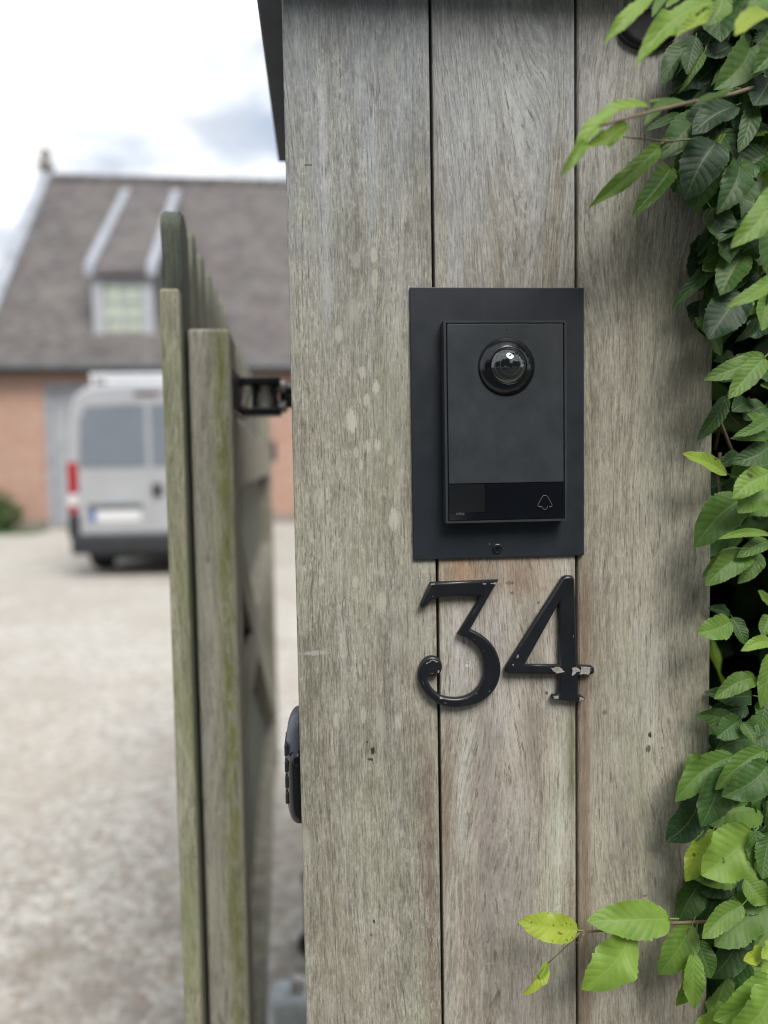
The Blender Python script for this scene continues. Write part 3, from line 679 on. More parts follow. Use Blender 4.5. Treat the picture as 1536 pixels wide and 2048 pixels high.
mid_spots = [SP(1128, 432, 3, 8, (0.42, 0.42, 0.42), .8), SP(936, 1331, 5, 3, (0.55, 0.55, 0.53), .9), SP(1094, 1386, 4, 5, HOLE, .75), SP(1018, 1166, 9, 4, HOLE, .45), SP(1024, 1186, 4, 4, HOLE, .5), SP(1077, 1205, 3, 4, RUST, .7),
    SP(1010, 1650, 6, 8, (0.40, 0.37, 0.34), .6), SP(990, 1615, 3, 6, (0.38, 0.37, 0.34), .6), SP(978, 1927, 10, 2, (0.40, 0.38, 0.35), .6)]
mid_streaks = streakset([(920, 45, 1090, 1200, 35, (0.33, 0.205, 0.125), .85), (1040, 60, 1090, 1190, 40, (0.31, 0.215, 0.15), .75), (985, 40, 1190, 1480, 60, (0.50, 0.47, 0.455), .65), (915, 34, 1200, 1420, 60, (0.52, 0.50, 0.48), .7), (1100, 20, 1290, 1400, 40, (0.52, 0.50, 0.46), .5),
    (1144, 9, 1410, 1600, 60, (0.085, 0.105, 0.03), .9), (1115, 20, 1420, 2000, 80, (0.47, 0.475, 0.39), .7), (928, 16, 1440, 1720, 60, (0.47, 0.475, 0.42), .6), (972, 26, 1440, 1960, 100, (0.23, 0.205, 0.19), .7), (1055, 18, 1390, 1570, 60, (0.21, 0.185, 0.155), .7),
    (892, 10, 1480, 1760, 100, (0.19, 0.125, 0.085), .75), (1030, 36, 1560, 2100, 90, (0.34, 0.315, 0.30), .5), (1135, 14, 1115, 1200, 30, (0.46, 0.44, 0.39), .6), (1146, 7, 1800, 2100, 80, (0.20, 0.165, 0.14), .6), (905, 16, 1760, 2100, 80, (0.42, 0.42, 0.38), .5), (1010, 40, 1700, 1860, 60, (0.24, 0.22, 0.215), .5)])
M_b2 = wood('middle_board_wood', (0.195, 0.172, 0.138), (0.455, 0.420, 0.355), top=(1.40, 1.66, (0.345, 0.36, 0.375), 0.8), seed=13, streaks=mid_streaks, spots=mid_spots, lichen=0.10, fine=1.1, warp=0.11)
right_spots = [SP(1300, 1470, 4, 8, HOLE, .95), SP(1297, 1497, 6, 8, (0.06, 0.055, 0.04), .8), SP(1290, 1792, 4, 3, HOLE, .8), SP(1209, 1424, 5, 6, (0.09, 0.075, 0.05), .6), SP(1325, 1496, 2, 2, HOLE, .7)]
right_streaks = streakset([(1170, 14, 1140, 2100, 80, (0.20, 0.13, 0.088), .95), (1165, 10, 580, 1120, 60, (0.22, 0.185, 0.125), .6), (1225, 40, 1300, 1560, 90, (0.36, 0.35, 0.285), .4), (1300, 40, 1250, 1500, 90, (0.40, 0.40, 0.36), .4),
    (1340, 50, 700, 1150, 100, (0.37, 0.37, 0.31), .35), (1240, 26, 1560, 2000, 100, (0.22, 0.205, 0.185), .4), (1320, 16, 1600, 2100, 100, (0.34, 0.32, 0.29), .4), (1185, 20, 60, 420, 80, (0.37, 0.37, 0.38), .45), (1390, 20, 1250, 1600, 80, (0.29, 0.29, 0.21), .4)])
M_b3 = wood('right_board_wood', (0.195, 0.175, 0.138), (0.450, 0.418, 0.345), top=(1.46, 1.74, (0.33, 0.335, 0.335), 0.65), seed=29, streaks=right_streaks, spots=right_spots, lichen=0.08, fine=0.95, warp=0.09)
M_core = plain('shadow_core', (0.02, 0.019, 0.018), 0.9)
g = 0.0012
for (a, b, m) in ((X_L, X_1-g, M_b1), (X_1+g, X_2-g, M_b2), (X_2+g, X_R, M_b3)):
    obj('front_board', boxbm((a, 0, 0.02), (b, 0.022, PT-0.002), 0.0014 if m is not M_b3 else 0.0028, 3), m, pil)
PD = 0.40
obj('core', boxbm((X_L+0.024, 0.0235, 0.0), (X_R-0.024, PD-0.024, PT-0.004)), M_core, pil)
M_side = wood('side_board_wood', (0.15, 0.145, 0.125), (0.33, 0.32, 0.285), seed=41, lichen=0.3)
n = 3; sw = (PD-0.023)/n
for i in range(n):
    y0, y1 = 0.0235+i*sw, 0.0235+(i+1)*sw-0.0025
    obj('side_board', boxbm((X_L+0.001, y0, 0.02), (X_L+0.0225, y1, PT-0.002), 0.0014), M_side, pil)
    obj('side_board', boxbm((X_R-0.0225, y0, 0.02), (X_R-0.001, y1, PT-0.002), 0.0014), M_side, pil)
obj('back_board', boxbm((X_L+0.024, PD-0.0225, 0.02), (X_R-0.024, PD-0.002, PT-0.002), 0.0014), M_side, pil)
M_cap = plain('dark_zinc', (0.075, 0.085, 0.105), 0.6, 0.1, var=0.25, vscale=25)
bm = bmesh.new(); box(bm, (X_L-0.0235, -0.050, PT), (X_R+0.024, PD+0.022, PT+0.03), 0.002); 
obj('cap', bm, M_cap, pil)

# ------------------------------------------------------------------ intercom
M_plateb = plain('anthracite_powder_coat', (0.0125, 0.0165, 0.0225), 0.45, 0.0, 0.42, dust=0.10, var=0.06, vscale=40, bump=0.08, bscale=2500)
M_unit = plain('anthracite_face', (0.025, 0.030, 0.0355), 0.45, 0.0, 0.42, dust=0.13, var=0.10, vscale=50, bump=0.06, bscale=2500)
M_gap = plain('black_groove', (0.004, 0.005, 0.007), 0.6)
M_gloss = plain('black_glass', (0.006, 0.007, 0.010), 0.07, 0.0, 0.5, var=0.03)
M_disp = plain('unlit_display', (0.010, 0.0115, 0.0135), 0.15, 0.0, 0.5, var=0.03)
M_line = plain('grey_print', (0.11, 0.12, 0.13), 0.5, var=0.02)
M_ring = plain('camera_ring', (0.005, 0.006, 0.008), 0.17, 0.0, 0.5, var=0.05)
M_lens = plain('camera_dome', (0.010, 0.013, 0.014), 0.02, 0.0, 0.9, var=0.02, coat=1.0)
ic_loc = P(997, 1118); ic = empty('video_intercom', ic_loc)
tag(ic, 'dark grey video doorbell panel with round camera mounted on the pillar boards', 'intercom')
TP, TU = 0.003, 0.0165
a, b = P(827, 1120, -TP), P(1168, 575, -TP)
def R2(px, py, Y): return P(px, py, Y)
obj('mounting_plate', boxbm((a.x, -TP, a.z), (b.x, -0.0004, b.z), 0.0006), M_plateb, ic, off=ic_loc)
# housing: outer shell, recessed groove and raised face
ua, ub = P(892, 1047, -TU), P(1133, 640.5, -TU)
fr = 0.0018
def frame_bm(x0, x1, z0, z1, t, yf, yb):
    bm = bmesh.new()
    box(bm, (x0, yf, z0), (x0+t, yb, z1)); box(bm, (x1-t, yf, z0), (x1, yb, z1))
    box(bm, (x0+t, yf, z0), (x1-t, yb, z0+t)); box(bm, (x0+t, yf, z1-t), (x1-t, yb, z1))
    bmesh.ops.remove_doubles(bm, verts=bm.verts, dist=1e-6)
    # drop the inner doubled faces
    seen = {}
    for f in list(bm.faces):
        kk = tuple(sorted(v.index for v in f.verts)) if False else tuple(sorted((round(v.co.x, 6), round(v.co.y, 6), round(v.co.z, 6)) for v in f.verts))
        if kk in seen: bmesh.ops.delete(bm, geom=[f, seen[kk]], context='FACES_ONLY')
        else: seen[kk] = f
    return bm
obj('housing', frame_bm(ua.x, ub.x, ua.z, ub.z, fr, -TU, -TP-0.0001), M_unit, ic, off=ic_loc)
obj('groove', boxbm((ua.x+fr, -TU+0.002, ua.z+fr), (ub.x-fr, -TP-0.0002, ub.z-fr)), M_gap, ic, off=ic_loc)
gp = 0.0010
zs = P(1010, 966, -TU).z
fx0, fx1, fz0, fz1 = ua.x+fr+gp, ub.x-fr-gp, ua.z+fr+0.0005, ub.z-fr-gp
face = obj('face_panel', boxbm((fx0, -TU-0.0002, zs+0.0002), (fx1, -TU+0.0021, fz1), 0.0003), M_unit, ic, off=ic_loc)
strip = obj('button_strip', boxbm((fx0-0.0005, -TU, fz0), (fx1+0.0005, -TU+0.0021, zs-0.0002), 0.00008, 1), M_gloss, ic, off=ic_loc)
da, db = P(897, 1026, -TU), P(969, 968, -TU)
obj('display', boxbm((fx0, -TU-0.0003, da.z), (db.x, -TU-0.0001, db.z)), M_disp, strip, off=ic_loc)
# bell symbol: one polyline, as printed
def crop5(cx_, cy_): return (860+cx_/5.12, 920+cy_/5.12)
bell = [(1203, 470), (1200, 488), (1188, 502), (1176, 506), (1162, 503), (1150, 490), (1144, 478), (1130, 476), (1112, 478), (1104, 468), (1106, 455), (1116, 438), (1135, 402), (1150, 376), (1160, 366), (1176, 362), (1192, 365), (1204, 376), (1220, 402), (1240, 440), (1250, 458), (1250, 470), (1240, 479), (1222, 480)]
bm = bmesh.new(); tube(bm, [P(*crop5(*q), -TU-0.0002) for q in bell], 0.00022, 6)
obj('bell_symbol', bm, M_line, strip, off=ic_loc)
fc = bpy.data.curves.new('logo_text', 'FONT'); fc.body = 'niko'; fc.size = 1
to = bpy.data.objects.new('logo_text', fc); COL.objects.link(to)
bpy.context.view_layer.update()
tm = bpy.data.meshes.new_from_object(to.evaluated_get(bpy.context.evaluated_depsgraph_get())); bpy.data.objects.remove(to)
la, lb = P(*crop5(270, 563), -TU), P(*crop5(350, 563), -TU)
xs = [v.co.x for v in tm.vertices]; sc_ = (lb.x-la.x)/(max(xs)-min(xs))
for v in tm.vertices: v.co = Vector((la.x+(v.co.x-min(xs))*sc_, -TU-0.0006, la.z+v.co.y*sc_*0.95)) - ic_loc
tm.materials.append(M_line); lo = bpy.data.objects.new('lettering', tm); COL.objects.link(lo); lo.parent = strip
# microphone hole
c = P(1013.5, 659.5, -TU-0.0002); bm = bmesh.new(); lathe(bm, [(0.0009, 0.0), (0.0009, 0.00015), (0.0, 0.00015)], (c.x, -TU-0.0002, c.z), 'y', 16)
obj('microphone_hole', bm, M_gap, face, off=ic_loc)
# camera
c = P(1013.5, 733, -TU-0.001); rr = 57.5/2400*0.975
bm = bmesh.new(); lathe(bm, [(rr*1.025, -0.001), (rr*1.025, 0.0003), (rr, 0.0003)], (c.x, -TU, c.z), 'y', 96)
obj('camera_seat', bm, M_gap, ic, off=ic_loc, smooth=False)
bm = bmesh.new(); lathe(bm, [(rr, 0.0002), (rr*0.985, 0.0016), (rr*0.80, 0.0048), (rr*0.66, 0.0072), (rr*0.635, 0.0074), (rr*0.63, 0.0072)], (c.x, -TU, c.z), 'y', 96)
ring = obj('camera_ring', bm, M_ring, ic, off=ic_loc, smooth=True)
bm = bmesh.new()
Rd = rr*0.632; hd = Rd*0.46; Rs = (Rd*Rd+hd*hd)/(2*hd)
prof_ = []
for i in range(17):
    an = math.asin(Rd/Rs)*(1-i/16); prof_.append((max(Rs*math.sin(an), 0.0), 0.0073 + Rs*math.cos(an)-(Rs-hd)))
lathe(bm, prof_, (c.x, -TU, c.z), 'y', 64)
obj('camera_dome', bm, M_lens, ring, off=ic_loc, smooth=True)
bm = bmesh.new()
for q in (0.80, 0.55):
    zq = 0.0073 + math.sqrt(max(Rs*Rs-(Rd*q)**2, 0))-(Rs-hd)
    tube(bm, [(c.x+Rd*q*math.cos(k*math.pi/24), -TU-zq, c.z+Rd*q*math.sin(k*math.pi/24)) for k in range(49)], 0.00018, 5, cap=False)
obj('lens_ring', bm, plain('lens_ring_grey', (0.07, 0.08, 0.085), 0.3), ring, off=ic_loc)
# screw and indicator in the plate
c = P(994.5, 1097.5, -TP); bm = bmesh.new()
lathe(bm, [(0.0044, 0.0), (0.0042, 0.0009), (0.0034, 0.0013), (0.0031, 0.0008), (0.0017, 0.0008), (0.0015, 0.0002), (0.0, 0.0002)], (c.x, -TP, c.z), 'y', 32)
for k in range(3):
    an = k*math.pi/3; bar(bm, (c.x-0.0013*math.cos(an), -TP-0.0008, c.z-0.0013*math.sin(an)), (c.x+0.0013*math.cos(an), -TP-0.0008, c.z+0.0013*math.sin(an)), 0.0004, 0.0003, Vector((0, 1, 0)))
obj('screw', bm, plain('black_screw', (0.03, 0.032, 0.036), 0.3, 0.6), ic, off=ic_loc, smooth=False)
c = P(979, 1088, -TP); bm = bmesh.new(); lathe(bm, [(0.0006, 0), (0.0006, 0.0003), (0, 0.0004)], (c.x, -TP, c.z), 'y', 12)
obj('screw_mark', bm, M_line, ic, off=ic_loc)

# ------------------------------------------------------------------ numerals
M_num = plain('black_numeral_paint', (0.0075, 0.009, 0.012), 0.34, 0.0, 0.45, var=0.15, vscale=70, bump=0.05, bscale=900)
M_chip = plain('bare_zinc', (0.34, 0.33, 0.30), 0.55, 0.25, var=0.25, vscale=260)
def crop4(cx_, cy_): return (800+cx_/3.491, 1100+cy_/3.491)
YN, TN = -0.0005, 0.0075
def smooth_poly(pts, sharp):
    """Catmull-Rom through pts; corners listed in sharp stay sharp"""
    r = []; n = len(pts)
    for i in range(n):
        p0_, p1_, p2_, p3_ = (Vector(pts[(i+k) % n]) for k in (-1, 0, 1, 2))
        if i in sharp: p0_ = p1_
        if (i+1) % n in sharp: p3_ = p2_
        seg = 1 if (i in sharp and (i+1) % n in sharp) else 5
        for k in range(seg):
            t = k/seg
            r.append(0.5*((2*p1_)+(p2_-p0_)*t+(2*p0_-5*p1_+4*p2_-p3_)*t*t+(3*p1_-p0_-3*p2_+p3_)*t**3))
    return r
def numeral(name, loops, label):
    cu_ = bpy.data.curves.new(name, 'CURVE'); cu_.dimensions = '2D'; cu_.fill_mode = 'BOTH'
    for lp in loops:
        s = cu_.splines.new('POLY'); s.points.add(len(lp)-1)
        for p, q in zip(s.points, lp):
            w_ = P(*crop4(*q), -TN); p.co = (w_.x, w_.z, 0, 1)
        s.use_cyclic_u = True
    cu_.extrude = TN/2-0.0022; cu_.bevel_depth = 0.0022; cu_.bevel_resolution = 1; cu_.offset = -0.0021
    t_ = bpy.data.objects.new(name, cu_); COL.objects.link(t_); bpy.context.view_layer.update()
    me = bpy.data.meshes.new_from_object(t_.evaluated_get(bpy.context.evaluated_depsgraph_get()))
    bpy.data.objects.remove(t_)
    xs_ = [v.co.x for v in me.vertices]; zs_ = [v.co.y for v in me.vertices]
    base = Vector(((min(xs_)+max(xs_))/2, 0, min(zs_)))
    for v in me.vertices: v.co = Vector((v.co.x, YN-TN/2-v.co.z, v.co.y)) - base
    me.name = name; me.materials.clear(); me.materials.append(M_num)
    bmx = bmesh.new(); bmx.from_mesh(me); bmesh.ops.remove_doubles(bmx, verts=bmx.verts, dist=1e-6); bmesh.ops.recalc_face_normals(bmx, faces=bmx.faces); bmx.to_mesh(me); bmx.free()
    o = bpy.data.objects.new(name, me); COL.objects.link(o); o.location = base
    tag(o, label, 'house number', 'house number on the pillar')
    return o, base
def chip(o, base, pts, rnd=random.Random(3), lift=0.00025):
    sz_ = min(1.0, (Vector(pts[0])-Vector(pts[2])).length/40)
    """a flake of missing paint on the face of a numeral"""
    bm = bmesh.new(); n = len(pts); q = []
    for i in range(n):
        a_, b_ = Vector(pts[i]), Vector(pts[(i+1) % n])
        for k in range(5):
            m_ = a_.lerp(b_, k/5) + (Vector((rnd.uniform(-4.5, 4.5), rnd.uniform(-3.5, 3.5)))*sz_ if k else Vector((0, 0)))
            q.append(m_)
    A = [bm.verts.new(P(*crop4(*v), YN-TN-lift) - base) for v in q]
    B = [bm.verts.new(P(*crop4(*v), YN-TN+0.0002) - base) for v in q]
    for i in range(len(q)): bm.faces.new((A[i], A[(i+1) % len(q)], B[(i+1) % len(q)], B[i]))
    f = bm.faces.new(A); bmesh.ops.triangulate(bm, faces=[f])
    obj('paint_chip', bm, M_chip, o)
three = [(212, 228), (690, 210), (655, 268), (492, 555), (562, 590), (628, 642), (675, 710), (702, 800), (700, 880), (675, 955), (625, 1020), (550, 1070), (460, 1095), (375, 1102), (290, 1085), (215, 1040), (160, 975), (130, 905), (128, 850), (145, 800), (175, 762), (215, 745), (258, 752), (287, 780), (295, 820), (285, 856), (255, 880), (215, 886), (188, 884),
    (202, 930), (237, 982), (290, 1020), (355, 1035), (430, 1032), (500, 1005), (555, 950), (585, 880), (590, 810), (580, 750), (555, 695), (515, 650), (465, 615), (402, 590), (568, 322), (300, 328), (255, 335), (225, 350), (190, 385), (152, 410), (140, 388), (175, 310)]
d3, b3 = numeral('house_number_three', [smooth_poly(three, {0, 1, 2, 3, 28, 42, 43, 44, 48, 49, 50})], 'black metal numeral 3 below the intercom with small chips in its paint')
four_o = [(1138, 192), (1165, 180), (1205, 182), (1222, 205), (1237, 808), (1342, 812), (1358, 826), (1358, 860), (1342, 872), (1244, 876), (1248, 1008), (1275, 1022), (1294, 1038), (1286, 1058), (1245, 1060), (1150, 1056), (1078, 1046), (1060, 1030), (1068, 1014), (1093, 1016), (1108, 1000), (1112, 870), (760, 868), (736, 850), (738, 822)]
four_i = [(1118, 360), (1118, 806), (872, 804)]
d4, b4 = numeral('house_number_four', [four_o, four_i], 'black metal numeral 4 with bare grey patches on its crossbar')
chip(d4, b4, [(1205, 822), (1232, 818), (1262, 845), (1238, 852), (1200, 878)])
chip(d4, b4, [(1262, 815), (1330, 817), (1322, 866), (1250, 868), (1262, 845)])
chip(d4, b4, [(1048, 822), (1115, 818), (1155, 850), (1090, 862)])
chip(d4, b4, [(1070, 1022), (1105, 1018), (1108, 1036), (1080, 1042)])
chip(d4, b4, [(1255, 1028), (1284, 1036), (1280, 1052), (1252, 1052)])
chip(d4, b4, [(815, 735), (830, 728), (826, 752), (812, 758)])
chip(d4, b4, [(783, 798), (795, 795), (792, 812)])
chip(d3, b3, [(215, 236), (245, 232), (243, 241), (217, 246)])
chip(d3, b3, [(578, 233), (602, 231), (602, 240), (580, 241)])
chip(d3, b3, [(634, 231), (676, 228), (672, 237), (636, 238)])
chip(d3, b3, [(280, 1022), (308, 1034), (300, 1042), (276, 1038)])
chip(d3, b3, [(262, 842), (276, 840), (272, 858), (264, 856)])
chip(d3, b3, [(180, 790), (230, 764), (262, 778), (262, 784), (230, 770), (186, 797)])

rw = random.Random(17)
def inside(p, lp):
    r_ = False
    for i in range(len(lp)):
        (x1, y1), (x2, y2) = lp[i], lp[i-1]
        if (y1 > p[1]) != (y2 > p[1]) and p[0] < (x2-x1)*(p[1]-y1)/(y2-y1)+x1: r_ = not r_
    return r_
for o_, b_, lp in ((d3, b3, three), (d4, b4, four_o)):
    for k in range(9):
        i = rw.randrange(len(lp)); a_, c_ = Vector(lp[i]), Vector(lp[(i+1) % len(lp)])
        if (c_-a_).length < 30: continue
        m_ = a_.lerp(c_, rw.uniform(.15, .85)); t_ = (c_-a_).normalized(); n_ = Vector((-t_.y, t_.x))
        if not inside(m_+n_*20, lp): n_ = -n_
        m_ = m_+n_*21; l_, h_ = rw.uniform(4, 13), rw.uniform(1.2, 2.6)
        chip(o_, b_, [m_-t_*l_, m_-t_*l_*.2+n_*h_, m_+t_*l_, m_+t_*l_*.1-n_*h_*.6], rw)

# ------------------------------------------------------------------ oval plaque, photocell
c = P(1293, 64)
ov = empty('oval_plaque', (c.x, 0, c.z-0.0155)); tag(ov, 'black oval cast plaque at the top of the right board behind leaves', 'plaque')
def oval(prof_, sx=1.0, sz=0.62):
    bm = bmesh.new(); lathe(bm, prof_, (0, 0, 0), 'y', 72)
    for v in bm.verts: v.co.z *= sz
    bmesh.ops.translate(bm, verts=bm.verts, vec=(0, 0, 0.0155)); return bm
ra = 60/2400
obj('rim', oval([(ra, 0.0003), (ra, 0.0045), (ra*0.99, 0.0052), (ra*0.98, 0.0053), (ra*0.975, 0.0051)]), plain('black_cast_metal', (0.03, 0.031, 0.036), 0.4, bump=0.1, bscale=700), ov, smooth=False)
obj('face', oval([(ra*0.976, 0.0051), (ra*0.6, 0.0053), (0.0, 0.0054)]), plain('worn_black_face', (0.011, 0.011, 0.016), 0.75, var=0.4, vscale=120, bump=0.25, bscale=500), ov, smooth=True)

pc_top, pc_bot = P(584, 1424, 0.035).z, P(584, 1640, 0.035).z
pcl = (X_L, 0.045, pc_bot); pc = empty('gate_photocell', pcl); tag(pc, 'black rounded photocell sensor fixed to the side of the pillar', 'sensor')
H_, D_, W_ = pc_top-pc_bot, 0.0142, 0.050
def sup(bm, x_out, hz, hy, cz, n=3.2, rings=14, seg=56, flat=0.5):
    """half superellipsoid bulging towards -x"""
    R_ = []
    for i in range(rings+1):
        a_ = i/rings*math.pi/2; rad = math.cos(a_)**(2/n) if i < rings else 0.0; h = math.sin(a_)**(2/n)*x_out
        ring_ = []
        for k in range(seg):
            b_ = 2*math.pi*k/seg; cb, sb = math.cos(b_), math.sin(b_)
            ring_.append(bm.verts.new((-h, hy*rad*math.copysign(abs(cb)**flat, cb), cz+hz*rad*math.copysign(abs(sb)**(flat*1.6), sb))))
        R_.append(ring_)
    for A, B in zip(R_, R_[1:]):
        for k in range(seg): bm.faces.new((A[k], A[(k+1) % seg], B[(k+1) % seg], B[k]))
    bm.faces.new(R_[0]); bmesh.ops.remove_doubles(bm, verts=bm.verts, dist=1e-6)
bm = bmesh.new(); sup(bm, D_, H_/2, W_/2, H_/2, 2.6)
obj('housing', bm, plain('sensor_grey', (0.10, 0.11, 0.14), 0.35, vscale=20), pc, smooth=True)
bm = bmesh.new(); sup(bm, D_*0.95, H_*0.355, W_/2+0.006, H_*0.365, 3.0, flat=0.32)
obj('lens', bm, plain('smoked_lens', (0.008, 0.010, 0.011), 0.12, 0, 0.5), pc, smooth=True)
bm = bmesh.new()
for k in range(4): box(bm, (-D_-0.0001, -W_*0.42, H_*(0.20+0.145*k)), (-D_*0.80, W_*0.30, H_*(0.20+0.145*k)+H_*0.10), 0.0006)
obj('rib', bm, M_blackpl, pc)

# ------------------------------------------------------------------ small things at the foot of the gateway
def at_ground(px, py):
    d = fwd*FPX + cr*(px-768) - cu*(py-1024); return CAM + d*(-CAM.z/d.z)
q = at_ground(575, 2030)
st = empty('gate_stop', (q.x, q.y, 0)); tag(st, 'pale low concrete gate stop on the gravel beside the pillar', 'gate stop')
bm = bmesh.new(); box(bm, (-0.045, -0.05, -0.03), (0.16, 0.05, 0.065), 0.02, 3); obj('block', bm, plain('pale_concrete', (0.62, 0.68, 0.70), 0.7, vscale=40), st)
bm = bmesh.new(); lathe(bm, [(0.02, 0.0), (0.02, 0.02), (0.012, 0.03), (0.0, 0.03)], (0.03, 0.0, 0.064), 'z', 16); obj('bolt', bm, M_steel, st)
q = at_ground(598, 1950)
po = empty('kerb_post', (q.x+0.05, q.y+0.12, 0)); tag(po, 'short dark post standing on the gravel close behind the pillar', 'post')
bm = bmesh.new(); lathe(bm, [(0.055, 0.0), (0.055, 0.02), (0.035, 0.03), (0.035, 0.18), (0.042, 0.19), (0.042, 0.205), (0.0, 0.23)], (0, 0, 0), 'z', 20); obj('shaft', bm, M_blk, po)

# ------------------------------------------------------------------ hornbeam hedge
hl = (0.75, 0.35, 0); hedge = empty('hornbeam_hedge', hl)
tag(hedge, 'dense green hornbeam hedge crowding the right side of the pillar', 'hedge')
VOIDS = [(1425, 590, 1545, 700), (1430, 790, 1500, 880), (1425, 1110, 1500, 1235), (1425, 1270, 1500, 1420), (1425, 1160, 1545, 1230), (1428, 780, 1470, 905), (1425, 1290, 1510, 1370)]
def proj(p):
    d = p-CAM; z = d.dot(fwd); return 768+FPX*d.dot(cr)/z, 1024-FPX*d.dot(cu)/z
lv = Leaves(); rh = random.Random(21)
cnt = 0
while cnt < 8500:
    c = Vector((rh.uniform(0.36, 1.25), rh.uniform(-0.015, 1.15), rh.uniform(0.25, 2.35)))
    px, py = proj(c)
    if c.y < 0.55 and any(x0-45 < px < x1+40 and y0-35 < py < y1+35 for x0, y0, x1, y1 in VOIDS): continue
    if c.x < X_R+0.022 and c.y < 0.43: continue
    cnt += 1
    L = rh.uniform(0.05, 0.085) if c.y < 0.4 else rh.uniform(0.085, 0.13)
    dr_ = Vector((rh.gauss(-0.25, 0.6), rh.gauss(-0.35, 0.6), rh.gauss(-0.45, 0.5))).normalized()
    near = px < 1600 and -100 < py < 2150 and c.y < 0.25
    tone = min(1, max(0, rh.gauss(0.33, 0.17) + (0.1 if c.y < 0.03 else 0)))
    lv.add(c, c+dr_*L, L*rh.uniform(0.52, 0.66), (rh.gauss(0, 0.5), -0.7, rh.gauss(0.7, 0.5)), tone, NT=18 if near else 6, NS=3 if near else 1, curl=rh.uniform(0, 0.25), fold=rh.uniform(0, 0.3), rnd=rh)
# leaves that stand at the hedge's face, each with its own place, size, colour and tilt
def crop(o, s): return lambda x, y: (o[0]+x/s, o[1]+y/s)
c8, c7, c6 = crop((1000, 1300), 2.739), crop((1250, 600), 2.927), crop((1100, 0), 3.413)
def place(L_, cf, s, bx, by, tx, ty, wd, tone, Y=-0.02, dY=-0.012, roll=0.0, curl=None, fold=0.12, up=0.45, pet=0.12, und=0.075):
    curl = rh.uniform(0.0, 0.3) if curl is None else curl
    tone = tone if tone > 0.68 else min(0.68, (tone*0.88+0.13 if cf is not c6 else tone*0.95+0.05) + rh.uniform(-0.05, 0.07))
    b_, t_ = P(*cf(bx, by), Y), P(*cf(tx, ty), Y+dY)
    k = abs((P(100, 1000, Y)-P(1100, 1000, Y)).length)/1000
    L_.add(b_, t_, wd/s*k*1.04, (roll, -1, up), tone, curl=curl, fold=fold, NT=28, NS=5, petiole=pet, und=und, rnd=rh)
E = lambda *a, **k: place(lv, c8, 2.739, *a, **k)
for a in [(1115, 1250, 985, 1490, 170, .33, .000), (1350, 1500, 1160, 1810, 180, .22, .01), (1468, 1640, 1210, 2060, 330, .12, .03), (1290, 1700, 1090, 2080, 260, .08, .03), (1468, 1400, 1180, 1625, 235, .45, -.03),
          (1330, 1395, 1110, 1582, 130, .58, -.045), (1105, 800, 930, 1055, 205, .14, -.02), (1300, 790, 1110, 990, 300, .10, .00), (1440, 800, 1200, 1030, 220, .16, .01), (1290, 578, 972, 832, 160, .40, -.03), (1235, 645, 1108, 972, 185, .30, -.04), (1468, 545, 1205, 765, 130, .42, -.045), (1480, 625, 1245, 800, 190, .36, -.055),
          (1110, 590, 1018, 665, 85, .5, -.01), (1170, 985, 1015, 1268, 150, .88, -.03), (1390, 1000, 1113, 1238, 285, .74, -.05), (1395, 985, 1432, 1268, 140, .35, -.055), (1480, 1020, 1440, 1255, 140, .42, -.06), (1345, 1250, 1480, 1390, 150, .62, -.03),
          (1290, 1240, 1110, 1330, 130, .12, .0), (1410, 150, 1195, 262, 112, .42, -.03), (1390, 250, 1155, 225, 110, .14, .0), (1360, 300, 1170, 330, 120, .10, .01), (1330, 450, 1098, 360, 110, .28, -.01), (1320, 380, 1190, 480, 130, .32, -.02), (1330, 395, 1408, 512, 80, .36, -.03),
          (1460, 380, 1340, 480, 110, .30, .0), (1485, 20, 1440, 318, 120, .5, -.03), (1480, 250, 1445, 450, 110, .38, -.03), (1390, 490, 1190, 560, 130, .25, -.01), (1480, 420, 1300, 560, 140, .22, .0), (1170, 460, 1190, 560, 90, .12, .01),
          (1480, 1300, 1240, 1400, 140, .4, -.02), (1480, 1520, 1400, 1640, 100, .5, -.03), (1430, 1630, 1335, 1700, 85, .93, -.045), (1490, 1600, 1440, 1690, 80, .9, -.05), (1480, 1700, 1440, 1790, 80, .8, -.05),
          (1490, 1790, 1190, 2040, 200, .60, -.06), (1500, 1850, 1300, 2130, 230, .72, -.075), (1260, 1960, 1080, 2080, 140, .70, -.04), (1400, 1480, 1320, 1640, 120, .2, 0), (1180, 1330, 1085, 1560, 150, .2, .0)]:
    E(*a)
E = lambda *a, **k: place(lv, c7, 2.927, *a, **k)
